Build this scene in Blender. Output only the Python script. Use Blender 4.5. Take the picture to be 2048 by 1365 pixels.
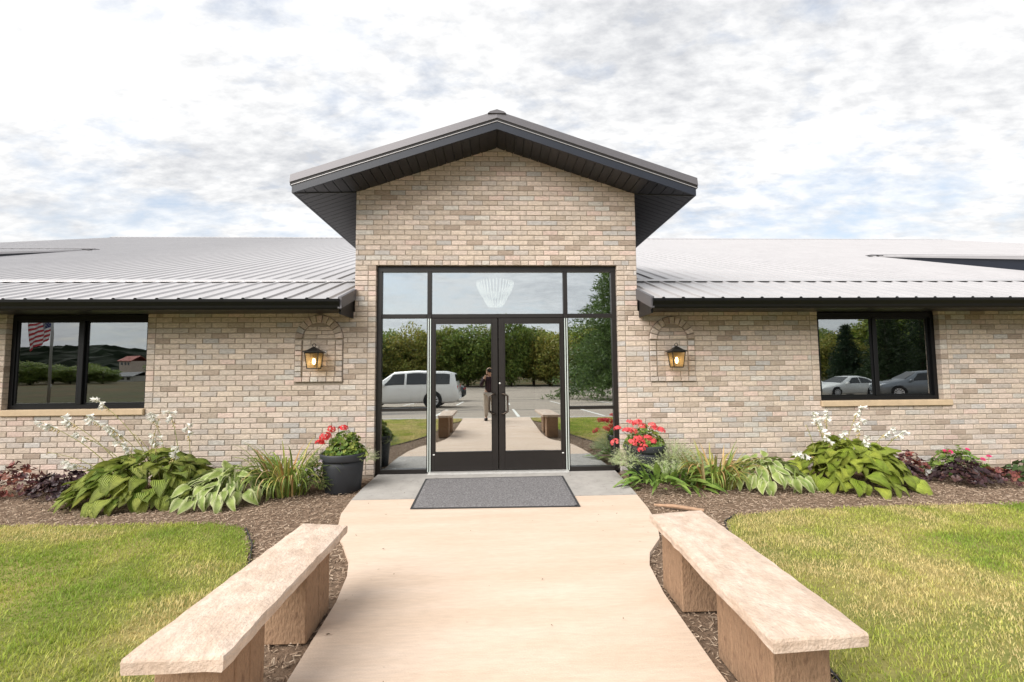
import bpy, math, random
import numpy as np
from mathutils import Vector, Matrix, Euler

for o in list(bpy.data.objects): bpy.data.objects.remove(o)
scene = bpy.context.scene
col = scene.collection
rnd = random.Random(7)
rng = np.random.default_rng(7)
PI = math.pi

# ------------------------------------------------------------------ camera
FPX = 888.11                      # focal length in pixels of the 2048 wide photograph
CAM = Vector((-0.0468, -6.134, 1.3928))
CR = Vector((0.99922624, -0.0384005, -0.00850384))
CU = Vector((0.00594167, -0.06634996, 0.99777872))
CW = Vector((0.03887943, 0.99705721, 0.06607046))
cam_data = bpy.data.cameras.new('camera'); cam = bpy.data.objects.new('camera', cam_data); col.objects.link(cam)
cam_data.sensor_width = 36.0; cam_data.lens = FPX / 2048 * 36.0
cam_data.clip_start = 0.03; cam_data.clip_end = 3000
M = Matrix.Identity(4)
for i in range(3):
    M[i][0] = CR[i]; M[i][1] = CU[i]; M[i][2] = -CW[i]; M[i][3] = CAM[i]
cam.matrix_world = M
scene.camera = cam

# ------------------------------------------------------------------ sky and sun
SUN_EL, SUN_AZ = math.radians(41), math.radians(-134)      # azimuth from +Y towards +X
world = bpy.data.worlds.new('World'); scene.world = world; world.use_nodes = True
nt = world.node_tree; nt.nodes.clear()
def wn(t, **k):
    n = nt.nodes.new(t)
    for a, b in k.items(): setattr(n, a, b)
    return n
def L_(a, b): nt.links.new(a, b)
tc = wn('ShaderNodeTexCoord'); sep = wn('ShaderNodeSeparateXYZ'); L_(tc.outputs['Generated'], sep.inputs[0])
def mth(op, a, b=None, clamp=False):
    n = wn('ShaderNodeMath', operation=op); n.use_clamp = clamp
    for i, q in enumerate((a, b)):
        if q is None: continue
        if isinstance(q, (int, float)): n.inputs[i].default_value = q
        else: L_(q, n.inputs[i])
    return n.outputs[0]
zc = mth('ADD', mth('MAXIMUM', sep.outputs[2], 0.0), 0.22)
cmb = wn('ShaderNodeCombineXYZ'); L_(mth('DIVIDE', sep.outputs[0], zc), cmb.inputs[0]); L_(mth('DIVIDE', sep.outputs[1], zc), cmb.inputs[1])
def noise(vec, scale, detail, rough, dist=0.0, sx=1, sy=1, rot=0.0):
    mp = wn('ShaderNodeMapping'); mp.inputs['Scale'].default_value = (sx, sy, 1); mp.inputs['Rotation'].default_value = (0, 0, rot)
    L_(vec, mp.inputs[0])
    n = wn('ShaderNodeTexNoise'); n.inputs['Scale'].default_value = scale; n.inputs['Detail'].default_value = detail
    n.inputs['Roughness'].default_value = rough; n.inputs['Distortion'].default_value = dist
    L_(mp.outputs[0], n.inputs['Vector']); return n.outputs[0]
def ramp(v, a, b, ca=(0, 0, 0, 1), cb=(1, 1, 1, 1)):
    r = wn('ShaderNodeValToRGB'); e = r.color_ramp.elements
    e[0].position = a; e[1].position = b; e[0].color = ca; e[1].color = cb
    L_(v, r.inputs[0]); return r.outputs[0]
n_big = noise(cmb.outputs[0], 0.9, 5, 0.55, 0.2)
n_fine = noise(cmb.outputs[0], 6.0, 10, 0.60, 0.15, 1.0, 1.6, 0.5)
cover = mth('ADD', mth('MULTIPLY', n_big, 0.75), mth('MULTIPLY', n_fine, 0.45))
cf = ramp(cover, 0.40, 0.58)
shade = mth('ADD', mth('ADD', mth('MULTIPLY', noise(cmb.outputs[0], 1.3, 8, 0.6, 0.3, 1, 1.5, 0.9), 0.84), mth('MULTIPLY', n_fine, 0.26)), mth('ADD', mth('MULTIPLY', noise(cmb.outputs[0], 15.0, 7, 0.6, 0.1, 1.0, 1.8, 0.5), 0.42), -0.21))
ccol = ramp(shade, 0.39, 0.62, (2.55, 2.60, 2.72, 1), (4.1, 4.1, 4.09, 1))
sky = wn('ShaderNodeTexSky', sky_type='NISHITA'); sky.sun_disc = False
sky.sun_elevation = SUN_EL; sky.sun_rotation = SUN_AZ; sky.air_density = 1.2; sky.dust_density = 2.0
skw = wn('ShaderNodeMixRGB'); skw.inputs[0].default_value = 0.62; L_(sky.outputs[0], skw.inputs[1]); skw.inputs[2].default_value = (2.2, 2.4, 2.75, 1)
mx = wn('ShaderNodeMixRGB'); L_(cf, mx.inputs[0]); L_(skw.outputs[0], mx.inputs[1]); L_(ccol, mx.inputs[2])
hz = ramp(sep.outputs[2], 0.0, 0.35, (0.6, 0.6, 0.6, 1), (0, 0, 0, 1))
mh = wn('ShaderNodeMixRGB'); L_(hz, mh.inputs[0]); L_(mx.outputs[0], mh.inputs[1]); mh.inputs[2].default_value = (3.45, 3.48, 3.5, 1)
bg = wn('ShaderNodeBackground'); bg.inputs[1].default_value = 0.1; L_(mh.outputs[0], bg.inputs[0])
out = wn('ShaderNodeOutputWorld'); L_(bg.outputs[0], out.inputs[0])

sun_d = bpy.data.lights.new('sun', 'SUN'); sun_d.energy = 2.15; sun_d.angle = math.radians(55); sun_d.color = (1.0, 0.95, 0.885)
sun = bpy.data.objects.new('sun', sun_d); col.objects.link(sun)
sd = Vector((math.sin(SUN_AZ) * math.cos(SUN_EL), math.cos(SUN_AZ) * math.cos(SUN_EL), math.sin(SUN_EL)))
sun.rotation_euler = sd.to_track_quat('Z', 'Y').to_euler()

vs = scene.view_settings; vs.view_transform = 'Standard'; vs.look = 'None'; vs.exposure = 1.42; vs.gamma = 1.0; vs.use_curve_mapping = False
scene.cycles.max_bounces = 8; scene.cycles.transparent_max_bounces = 12; scene.cycles.caustics_reflective = False; scene.cycles.caustics_refractive = False

# ------------------------------------------------------------------ helpers
def ray(px, py): return CW + CR * ((px - 1024) / FPX) + CU * ((682.5 - py) / FPX)
def W(px, py, y=0.0):                       # where a pixel meets the upright plane at y
    d = ray(px, py); return CAM + d * ((y - CAM.y) / d.y)
def G(px, py, z=0.0):                       # where a pixel meets the level plane at z
    d = ray(px, py); return CAM + d * ((z - CAM.z) / d.z)
def RX(px, py, y):                          # a thing seen mirrored in the glass: its real place in front of the wall
    p = W(px, py, -y); return Vector((p.x, y, p.z))

def mesh_obj(name, verts, faces, mat=None, parent=None, colors=None, smooth=False):
    me = bpy.data.meshes.new(name); me.from_pydata([tuple(v) for v in verts], [], faces); me.update()
    if mat:
        for m in (mat if isinstance(mat, (list, tuple)) else [mat]): me.materials.append(m)
    if colors is not None:
        ca = me.color_attributes.new('Col', 'FLOAT_COLOR', 'POINT')
        ca.data.foreach_set('color', np.asarray([(c[0], c[1], c[2], 1) for c in colors], np.float32).ravel())
    if smooth: me.polygons.foreach_set('use_smooth', [True] * len(me.polygons))
    o = bpy.data.objects.new(name, me); col.objects.link(o)
    if parent: o.parent = parent
    return o
def np_obj(name, V, F, mat, parent=None, colors=None):       # V (n,3), F (m,k) arrays
    me = bpy.data.meshes.new(name); V = np.asarray(V, np.float32); F = np.asarray(F, np.int32); m, k = F.shape
    me.vertices.add(len(V)); me.vertices.foreach_set('co', V.ravel())
    me.loops.add(m * k); me.loops.foreach_set('vertex_index', F.ravel())
    me.polygons.add(m); me.polygons.foreach_set('loop_start', np.arange(0, m * k, k, dtype=np.int32))
    me.update(calc_edges=True); me.validate()
    if colors is not None:
        ca = me.color_attributes.new('Col', 'FLOAT_COLOR', 'POINT')
        ca.data.foreach_set('color', np.concatenate([np.asarray(colors, np.float32), np.ones((len(V), 1), np.float32)], 1).ravel())
    me.materials.append(mat)
    o = bpy.data.objects.new(name, me); col.objects.link(o)
    if parent: o.parent = parent
    return o

class MB:
    def __init__(s): s.v = []; s.f = []; s.c = []
    def add(s, vs, fs, c=None):
        n = len(s.v); s.v += [tuple(v) for v in vs]; s.f += [tuple(i + n for i in f) for f in fs]
        if c is not None: s.c += [c] * len(vs)
        return s
    def box(s, x0, x1, y0, y1, z0, z1, b=0.0, c=None):
        if x0 > x1: x0, x1 = x1, x0
        if y0 > y1: y0, y1 = y1, y0
        if z0 > z1: z0, z1 = z1, z0
        if b <= 0:
            vs = [(x, y, z) for z in (z0, z1) for y in (y0, y1) for x in (x0, x1)]
            return s.add(vs, [(0, 2, 3, 1), (4, 5, 7, 6), (0, 1, 5, 4), (2, 6, 7, 3), (0, 4, 6, 2), (1, 3, 7, 5)], c)
        b = min(b, (x1 - x0) * .45, (y1 - y0) * .45, (z1 - z0) * .45)
        X, Y, Z = (x0, x1), (y0, y1), (z0, z1); vs = []; idx = {}
        for i in (0, 1):
            for j in (0, 1):
                for k in (0, 1):
                    sx, sy, sz = 1 - 2 * i, 1 - 2 * j, 1 - 2 * k
                    for a in range(3):
                        p = [X[i] + sx * b, Y[j] + sy * b, Z[k] + sz * b]; p[a] = (X[i], Y[j], Z[k])[a]
                        idx[i, j, k, a] = len(vs); vs.append(tuple(p))
        fs = []
        for i in (0, 1):
            fs.append([idx[i, 0, 0, 0], idx[i, 1, 0, 0], idx[i, 1, 1, 0], idx[i, 0, 1, 0]][::(1 if i else -1)])
            fs.append([idx[0, i, 0, 1], idx[1, i, 0, 1], idx[1, i, 1, 1], idx[0, i, 1, 1]][::(-1 if i else 1)])
            fs.append([idx[0, 0, i, 2], idx[1, 0, i, 2], idx[1, 1, i, 2], idx[0, 1, i, 2]][::(1 if i else -1)])
        for i in (0, 1):
            for j in (0, 1):
                fs.append([idx[i, j, 0, 0], idx[i, j, 1, 0], idx[i, j, 1, 1], idx[i, j, 0, 1]][::(1 if i == j else -1)])
                fs.append([idx[i, 0, j, 0], idx[i, 1, j, 0], idx[i, 1, j, 2], idx[i, 0, j, 2]][::(-1 if i == j else 1)])
                fs.append([idx[0, i, j, 1], idx[1, i, j, 1], idx[1, i, j, 2], idx[0, i, j, 2]][::(1 if i == j else -1)])
                for k in (0, 1):
                    fs.append([idx[i, j, k, 0], idx[i, j, k, 1], idx[i, j, k, 2]][::(1 if (i + j + k) % 2 else -1)])
        return s.add(vs, fs, c)
    def quad(s, a, b, c_, d, c=None): return s.add([a, b, c_, d], [(0, 1, 2, 3)], c)
    def prism(s, poly, a0, a1, axis='x', c=None):    # poly in the other two axes
        n = len(poly)
        def P(q, a): return {'x': (a, q[0], q[1]), 'y': (q[0], a, q[1]), 'z': (q[0], q[1], a)}[axis]
        vs = [P(q, a0) for q in poly] + [P(q, a1) for q in poly]
        fs = [(i, (i + 1) % n, (i + 1) % n + n, i + n) for i in range(n)] + [tuple(range(n))[::-1], tuple(range(n, 2 * n))]
        return s.add(vs, fs, c)
    def tube(s, path, rad, n=8, cap=True, c=None):
        path = [Vector(p) for p in path]; m = len(path); vs = []
        rr = rad if isinstance(rad, (list, tuple)) else [rad] * m
        up = Vector((0, 0, 1)); pn = None
        for i, p in enumerate(path):
            t = (path[min(i + 1, m - 1)] - path[max(i - 1, 0)]).normalized()
            if pn is None:
                pn = t.cross(up); pn = pn.normalized() if pn.length > 1e-3 else Vector((1, 0, 0))
            else:
                pn = (pn - t * pn.dot(t)); pn = pn.normalized() if pn.length > 1e-6 else Vector((1, 0, 0))
            bn = t.cross(pn)
            for k in range(n):
                a = 2 * PI * k / n; vs.append(p + (pn * math.cos(a) + bn * math.sin(a)) * rr[i])
        fs = [(i * n + k, i * n + (k + 1) % n, (i + 1) * n + (k + 1) % n, (i + 1) * n + k) for i in range(m - 1) for k in range(n)]
        if cap: fs += [tuple(range(n))[::-1], tuple(range((m - 1) * n, m * n))]
        return s.add(vs, fs, c)
    def lathe(s, prof, n=24, cx=0, cy=0, cz=0, c=None, axis='z'):
        vs = []
        for r, z in prof:
            for k in range(n):
                a = 2 * PI * k / n; q = (r * math.cos(a), r * math.sin(a), z)
                if axis == 'y': q = (q[0], q[2], q[1])
                if axis == 'x': q = (q[2], q[0], q[1])
                vs.append((cx + q[0], cy + q[1], cz + q[2]))
        m = len(prof)
        fs = [(i * n + k, i * n + (k + 1) % n, (i + 1) * n + (k + 1) % n, (i + 1) * n + k) for i in range(m - 1) for k in range(n)]
        return s.add(vs, fs, c)
    def ball(s, cx, cy, cz, r, n=8, m=6, sz=1.0, c=None):
        return s.lathe([(max(r * math.sin(PI * i / m), 1e-4), -r * sz * math.cos(PI * i / m)) for i in range(m + 1)], n, cx, cy, cz, c)
    def build(s, name, mat, parent=None, smooth=False): return mesh_obj(name, s.v, s.f, mat, parent, s.c if s.c else None, smooth)
    def mesh(s, name, mat, smooth=False):
        me = bpy.data.meshes.new(name); me.from_pydata(s.v, [], s.f); me.update()
        if s.c:
            ca = me.color_attributes.new('Col', 'FLOAT_COLOR', 'POINT')
            ca.data.foreach_set('color', np.asarray([(q[0], q[1], q[2], 1) for q in s.c], np.float32).ravel())
        me.materials.append(mat)
        if smooth: me.polygons.foreach_set('use_smooth', [True] * len(me.polygons))
        return me
def link(name, me, parent=None, loc=(0, 0, 0), rot=(0, 0, 0), scale=(1, 1, 1)):
    o = bpy.data.objects.new(name, me); col.objects.link(o); o.parent = parent
    o.location = loc; o.rotation_euler = rot; o.scale = scale; return o
def tag(o, label=None, cat=None, group=None, kind=None):
    if label: o['label'] = label
    if cat: o['category'] = cat
    if group: o['group'] = group
    if kind: o['kind'] = kind
    return o
def thing(name, label, cat, loc=(0, 0, 0), rz=0.0, group=None):
    o = bpy.data.objects.new(name, None); col.objects.link(o); o.location = loc; o.rotation_euler = (0, 0, rz); o.empty_display_size = 0.1
    return tag(o, label, cat, group)
def copy_tree(o, parent=None):
    c = o.copy(); col.objects.link(c); c.parent = parent
    for ch in list(o.children): copy_tree(ch, c)
    return c

# ------------------------------------------------------------------ materials
def srgb(r, g, b):
    f = lambda x: x / 12.92 if x <= .04045 else ((x + .055) / 1.055) ** 2.4
    return (f(r / 255), f(g / 255), f(b / 255), 1)
def mat(name, base, rough=0.8, var=0.12, scale=6.0, bump=0.0, bscale=60.0, metal=0.0, spec=0.4, attr=False, objrand=0.0,
        stretch=(1, 1, 1), emit=None, estr=0.0, second=None, sthr=(0.5, 0.65), sscale=3.0, coord='pos', detail=6, rvar=0.1):
    m = bpy.data.materials.new(name); m.use_nodes = True; t = m.node_tree; N = t.nodes; p = N['Principled BSDF']
    if len(base) == 3: base = (*base, 1)
    if coord == 'pos': src = N.new('ShaderNodeNewGeometry').outputs['Position']
    else: src = N.new('ShaderNodeTexCoord').outputs['Object']
    mp = N.new('ShaderNodeMapping'); mp.inputs['Scale'].default_value = stretch; t.links.new(src, mp.inputs[0])
    nz = N.new('ShaderNodeTexNoise'); nz.inputs['Scale'].default_value = scale; nz.inputs['Detail'].default_value = detail; nz.inputs['Roughness'].default_value = .65
    t.links.new(mp.outputs[0], nz.inputs['Vector'])
    if attr:
        a = N.new('ShaderNodeAttribute'); a.attribute_name = 'Col'; colr = a.outputs['Color']
    else:
        rg = N.new('ShaderNodeRGB'); rg.outputs[0].default_value = base; colr = rg.outputs[0]
    if second is not None:
        n2 = N.new('ShaderNodeTexNoise'); n2.inputs['Scale'].default_value = sscale; n2.inputs['Detail'].default_value = 8; n2.inputs['Roughness'].default_value = .65
        t.links.new(mp.outputs[0], n2.inputs['Vector'])
        r2 = N.new('ShaderNodeMapRange'); r2.inputs[1].default_value = sthr[0]; r2.inputs[2].default_value = sthr[1]; t.links.new(n2.outputs[0], r2.inputs[0])
        m2 = N.new('ShaderNodeMixRGB'); t.links.new(r2.outputs[0], m2.inputs[0]); t.links.new(colr, m2.inputs[1]); m2.inputs[2].default_value = (*second[:3], 1); colr = m2.outputs[0]
    mr = N.new('ShaderNodeMapRange'); mr.inputs[1].default_value = .25; mr.inputs[2].default_value = .75; mr.inputs[3].default_value = 1 - var; mr.inputs[4].default_value = 1 + var
    t.links.new(nz.outputs[0], mr.inputs[0]); val = mr.outputs[0]
    if objrand:
        oi = N.new('ShaderNodeObjectInfo'); m3 = N.new('ShaderNodeMapRange'); m3.inputs[3].default_value = 1 - objrand; m3.inputs[4].default_value = 1 + objrand
        t.links.new(oi.outputs['Random'], m3.inputs[0]); mm = N.new('ShaderNodeMath'); mm.operation = 'MULTIPLY'
        t.links.new(val, mm.inputs[0]); t.links.new(m3.outputs[0], mm.inputs[1]); val = mm.outputs[0]
    mu = N.new('ShaderNodeVectorMath'); mu.operation = 'SCALE'; t.links.new(colr, mu.inputs[0]); t.links.new(val, mu.inputs['Scale'])
    t.links.new(mu.outputs[0], p.inputs['Base Color'])
    rr = N.new('ShaderNodeMapRange'); rr.inputs[3].default_value = max(0, rough - rvar * rough); rr.inputs[4].default_value = min(1, rough + rvar * rough)
    t.links.new(nz.outputs[0], rr.inputs[0]); t.links.new(rr.outputs[0], p.inputs['Roughness'])
    p.inputs['Metallic'].default_value = metal; p.inputs['Specular IOR Level'].default_value = spec
    if bump:
        nb = N.new('ShaderNodeTexNoise'); nb.inputs['Scale'].default_value = bscale; nb.inputs['Detail'].default_value = 5; t.links.new(mp.outputs[0], nb.inputs['Vector'])
        b = N.new('ShaderNodeBump'); b.inputs['Strength'].default_value = bump; b.inputs['Distance'].default_value = 0.01
        t.links.new(nb.outputs[0], b.inputs['Height']); t.links.new(b.outputs[0], p.inputs['Normal'])
    if emit: p.inputs['Emission Color'].default_value = (*emit[:3], 1); p.inputs['Emission Strength'].default_value = estr
    return m
def leafmat(name, c1, c2, edge=None, trans=0.3, rough=0.45, attr=False, veins=0.0, vscale=62.0):
    """leaf: two greens picked per leaf, pale margin from the vertex colour, some light let through"""
    m = bpy.data.materials.new(name); m.use_nodes = True; t = m.node_tree; N = t.nodes; p = N['Principled BSDF']
    o = N['Material Output']
    if attr:
        a = N.new('ShaderNodeAttribute'); a.attribute_name = 'Col'; c = a.outputs['Color']
    else:
        oi = N.new('ShaderNodeObjectInfo'); mx = N.new('ShaderNodeMixRGB'); t.links.new(oi.outputs['Random'], mx.inputs[0])
        mx.inputs[1].default_value = (*c1, 1); mx.inputs[2].default_value = (*c2, 1); c = mx.outputs[0]
        if edge:
            a = N.new('ShaderNodeAttribute'); a.attribute_name = 'Col'; m2 = N.new('ShaderNodeMixRGB'); sx = N.new('ShaderNodeSeparateXYZ'); t.links.new(a.outputs['Vector'], sx.inputs[0])
            t.links.new(sx.outputs[0], m2.inputs[0])
            if veins:
                q = N.new('ShaderNodeMath'); q.operation = 'MULTIPLY'; q.inputs[1].default_value = vscale; t.links.new(sx.outputs[1], q.inputs[0])
                q2 = N.new('ShaderNodeMath'); q2.operation = 'SINE'; t.links.new(q.outputs[0], q2.inputs[0])
                bp = N.new('ShaderNodeBump'); bp.inputs['Strength'].default_value = veins; bp.inputs['Distance'].default_value = .006; t.links.new(q2.outputs[0], bp.inputs['Height']); t.links.new(bp.outputs[0], p.inputs['Normal']); t.links.new(c, m2.inputs[1]); m2.inputs[2].default_value = (*edge, 1); c = m2.outputs[0]
    g = N.new('ShaderNodeNewGeometry'); nz = N.new('ShaderNodeTexNoise'); nz.inputs['Scale'].default_value = 22; t.links.new(g.outputs['Position'], nz.inputs['Vector'])
    mr = N.new('ShaderNodeMapRange'); mr.inputs[1].default_value = .3; mr.inputs[2].default_value = .7; mr.inputs[3].default_value = .82; mr.inputs[4].default_value = 1.18; t.links.new(nz.outputs[0], mr.inputs[0])
    mu = N.new('ShaderNodeVectorMath'); mu.operation = 'SCALE'; t.links.new(c, mu.inputs[0]); t.links.new(mr.outputs[0], mu.inputs['Scale']); c = mu.outputs[0]
    t.links.new(c, p.inputs['Base Color']); p.inputs['Roughness'].default_value = rough; p.inputs['Specular IOR Level'].default_value = .35
    tr = N.new('ShaderNodeBsdfTranslucent'); t.links.new(c, tr.inputs[0])
    ms = N.new('ShaderNodeMixShader'); ms.inputs[0].default_value = trans; t.links.new(p.outputs[0], ms.inputs[1]); t.links.new(tr.outputs[0], ms.inputs[2])
    t.links.new(ms.outputs[0], o.inputs[0]); return m
def glassmat(name, refl, tint=(.8, .85, .85), rcol=(.92, .96, .98)):
    m = bpy.data.materials.new(name); m.use_nodes = True; t = m.node_tree; N = t.nodes; N.remove(N['Principled BSDF']); o = N['Material Output']
    tr = N.new('ShaderNodeBsdfTransparent'); tr.inputs[0].default_value = (*tint, 1)
    gl = N.new('ShaderNodeBsdfGlossy'); gl.inputs['Roughness'].default_value = 0.0; gl.inputs[0].default_value = (*rcol, 1)
    g = N.new('ShaderNodeNewGeometry'); nz = N.new('ShaderNodeTexNoise'); nz.inputs['Scale'].default_value = 1.6; t.links.new(g.outputs['Position'], nz.inputs['Vector'])
    b = N.new('ShaderNodeBump'); b.inputs['Strength'].default_value = .02; b.inputs['Distance'].default_value = .02; t.links.new(nz.outputs[0], b.inputs['Height']); t.links.new(b.outputs[0], gl.inputs['Normal'])
    fr = N.new('ShaderNodeFresnel'); fr.inputs[0].default_value = 1.5
    mr = N.new('ShaderNodeMapRange'); mr.inputs[1].default_value = .04; mr.inputs[2].default_value = 1; mr.inputs[3].default_value = refl; mr.inputs[4].default_value = 1; t.links.new(fr.outputs[0], mr.inputs[0])
    ms = N.new('ShaderNodeMixShader'); t.links.new(mr.outputs[0], ms.inputs[0]); t.links.new(tr.outputs[0], ms.inputs[1]); t.links.new(gl.outputs[0], ms.inputs[2])
    t.links.new(ms.outputs[0], o.inputs[0]); return m

m_brick = mat('brick_face', (.4, .33, .26), .9, .30, 34, .6, 90, attr=True, second=(.30, .26, .225), sthr=(.55, .78), sscale=46, spec=.2, stretch=(.55, 1, 1.5))
m_mortar = mat('mortar', (.30, .255, .21), .95, .15, 30, .4, 200, spec=.1)
m_sill = mat('limestone', (.52, .40, .27), .85, .12, 9, .2, 80, spec=.25)
m_roof = mat('roof_metal', (.44, .43, .44), .36, .08, 1.5, .04, 1.2, metal=.3, spec=.5)
m_trim = mat('rake_metal', (.125, .12, .13), .42, .05, 2, 0, metal=.3)
m_navy = mat('navy_fascia', (.012, .016, .027), .35, .08, 4, 0, spec=.5)
m_black = mat('black_gutter', (.0045, .0048, .0060), .4, .08, 4, 0, spec=.28)
m_soffit = mat('dark_soffit', (.012, .0128, .0175), .36, .1, 5, 0, spec=.6)
m_bronze = mat('bronze_aluminium', (.013, .0105, .0095), .38, .1, 8, 0, spec=.5)
m_strip = mat('sky_glint', (.70, .78, .75), .35, .06, 6, 0, metal=.4)
m_alu = mat('aluminium', (.55, .54, .52), .4, .12, 20, .05, 200, metal=.5)
m_glass = glassmat('door_glass', .60, (.75, .8, .8))
m_wglass = glassmat('window_glass', .36, (.5, .56, .55))
m_conc = mat('tan_concrete', (.58, .455, .355), .88, .10, 34, .4, 260, second=(.64, .52, .425), sthr=(.40, .66), sscale=2.6, stretch=(.3, 1.6, 1), spec=.25, detail=10)
m_slab = mat('grey_concrete', (.36, .345, .325), .9, .16, 5, .2, 140, second=(.24, .23, .22), sthr=(.58, .7), sscale=14, spec=.2)
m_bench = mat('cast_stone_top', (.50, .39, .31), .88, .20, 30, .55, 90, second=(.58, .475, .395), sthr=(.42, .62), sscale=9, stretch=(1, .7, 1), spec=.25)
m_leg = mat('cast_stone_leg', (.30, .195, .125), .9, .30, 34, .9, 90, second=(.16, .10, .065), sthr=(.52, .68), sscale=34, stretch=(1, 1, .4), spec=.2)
m_mat = mat('grey_carpet', (.20, .195, .20), .95, .7, 60, .9, 200, spec=.05)
m_rubber = mat('black_rubber', (.03, .03, .032), .7, .1, 20, .1, 100)
m_pot = mat('charcoal_pot', (.028, .031, .037), .55, .12, 8, .15, 120)
m_soil = mat('soil', (.05, .035, .025), .95, .3, 30, .6, 90)
m_mulch = mat('mulch_bed', (.17, .12, .085), .95, .35, 25, .8, 70, spec=.1)
m_chip = mat('mulch_chip', (.2, .15, .1), .9, .2, 30, 0, attr=True, spec=.1)
m_lawn = mat('lawn_soil', (.16, .17, .05), .95, .25, 9, .5, 60, second=(.27, .23, .09), sthr=(.48, .62), sscale=.8, spec=.05)
m_ground = mat('field_grass', (.055, .055, .02), .95, .5, .5, .3, 8, second=(.085, .055, .024), sthr=(.45, .6), sscale=.12, spec=.05)
m_asph = mat('asphalt', (.32, .275, .225), .9, .14, 1.2, .2, 80, second=(.12, .11, .10), sthr=(.54, .62), sscale=.55, stretch=(.12, 1, 1), spec=.2)
m_paint = mat('white_paint', (.7, .7, .66), .7, .2, 8, .1, 60)
m_iron = mat('black_iron', (.012, .011, .010), .45, .15, 20, .1, 120)
m_white = mat('white_plastic', (.75, .75, .72), .5, .04, 5)
m_wall_in = mat('interior_paint', (.30, .28, .25), .9, .05, 3)
m_floor_in = mat('interior_tile', (.38, .35, .31), .5, .08, 4)
# ================================================================== the setting
def lot_z(y): return -0.02 - 0.034 * min(max(0.0, -7.1 - y), 17.9)
def sheet(name, xs, ys, zf, m, kind='structure'):
    V = [(x, y, zf(x, y)) for y in ys for x in xs]; n = len(xs)
    F = [(j * n + i, j * n + i + 1, (j + 1) * n + i + 1, (j + 1) * n + i) for j in range(len(ys) - 1) for i in range(n - 1)]
    return tag(mesh_obj(name, V, F, m, None, None, True), kind=kind)
sheet('ground', [-900, -200, -60, -20, -9.5, 9.5, 20, 60, 200, 900], [-900, -300, -120, -70, -50.5, -38, -25, -16, -7.1, -5, 3, 40, 100, 300, 900],
      lambda x, y: (lot_z(y) - 0.09 if y <= -7 else -0.11), m_ground)
lot = sheet('parking_lot', [-9.5, 0, 10, 20, 42], [-50, -38, -25, -16, -7.16], lambda x, y: lot_z(y) - 0.03, m_asph)
sheet('kerb', [-9.5, 42], [-7.16, -7.02], lambda x, y: -0.006, mat('kerb_concrete', (.42, .40, .37), .9, .12, 6, .2, 100))
for i in range(13):                           # bay lines painted on the asphalt
    x = -7.6 + 2.75 * i
    for y0, y1 in ((-12.6, -7.9), (-22.0, -17.0)):
        a, b = lot_z(y0) - .026, lot_z(y1) - .026
        mesh_obj('painted_line', [(x, y0, a), (x + .1, y0, a), (x + .1, y1, b), (x, y1, b)], [(0, 1, 2, 3)], m_paint, lot)
WL = [(-1.64, .06), (-1.64, -.6), (-1.62, -1.13), (-1.57, -1.6), (-1.45, -2.05), (-1.264, -2.42), (-1.14, -2.69), (-1.068, -2.95), (-1.02, -3.3), (-.995, -4.0), (-.985, -7.02)]
WR = [(1.61, .06), (1.57, -.6), (1.53, -1.13), (1.49, -1.6), (1.42, -2.05), (1.31, -2.4), (1.125, -2.69), (1.05, -2.9), (1.0, -3.3), (.98, -4.0), (.98, -7.02)]
walk_poly = WL + WR[::-1]
def extr(name, poly, z0, z1, m): return MB().prism(poly, z0, z1, 'z').build(name, m)
sp = [p for p in WL[:3]] + [p for p in WR[:3]][::-1]
tag(extr('entrance_slab', [(-1.64, .10), (-1.64, -.6), (-1.62, -1.125), (1.53, -1.125), (1.57, -.6), (1.61, .10)], -.1, 0.0, m_slab), kind='structure')
tag(extr('walkway', [(-1.62, -1.133)] + WL[3:] + WR[3:][::-1] + [(1.53, -1.133)], -.1, -.003, m_conc), kind='structure')
tag(mesh_obj('mulch_bed', [(-11, .1, -.04), (-11, -7.0, -.045), (11, -7.0, -.045), (11, .1, -.04)], [(0, 1, 2, 3)], m_mulch), kind='structure')
LAWN_L = [(-11, -1.62), (-4.74, -1.64), (-3.77, -1.70), (-2.75, -1.70), (-2.35, -1.88), (-2.08, -2.28), (-1.9, -2.66), (-1.72, -3.1), (-1.55, -3.6), (-1.45, -4.3), (-1.4, -5.4), (-1.2, -6.0), (-1.02, -6.4), (-1.02, -7.0), (-11, -7.0)]
LAWN_R = [(11, -1.66), (5.42, -1.64), (4.13, -1.60), (2.8, -1.69), (2.3, -1.80), (2.1, -1.98), (2.0, -2.22), (1.9, -2.6), (1.75, -3.1), (1.62, -3.6), (1.48, -4.3), (1.42, -5.4), (1.2, -6.0), (1.02, -6.4), (1.02, -7.0), (11, -7.0)]
def in_poly(P, poly):
    x, y = P[:, 0], P[:, 1]; r = np.zeros(len(P), bool); n = len(poly)
    for i in range(n):
        x0, y0 = poly[i]; x1, y1 = poly[(i + 1) % n]
        c = ((y0 > y) != (y1 > y))
        r ^= c & (x < (x1 - x0) * (y - y0) / ((y1 - y0) if abs(y1 - y0) > 1e-9 else 1e-9) + x0)
    return r
for P in (LAWN_L, LAWN_R):
    tag(mesh_obj('lawn', [(x, y, -.03) for x, y in P], [tuple(range(len(P)))], m_lawn), kind='structure')
def vnoise(x, y, s, seed):                    # cheap smooth value noise for lawn patches
    r = np.random.default_rng(seed).random((64, 64)); u, v = x * s % 63, y * s % 63
    i, j = u.astype(int), v.astype(int); f, g = u - i, v - j; f = f * f * (3 - 2 * f); g = g * g * (3 - 2 * g)
    return (r[i, j] * (1 - f) + r[i + 1, j] * f) * (1 - g) + (r[i, j + 1] * (1 - f) + r[i + 1, j + 1] * f) * g
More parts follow.
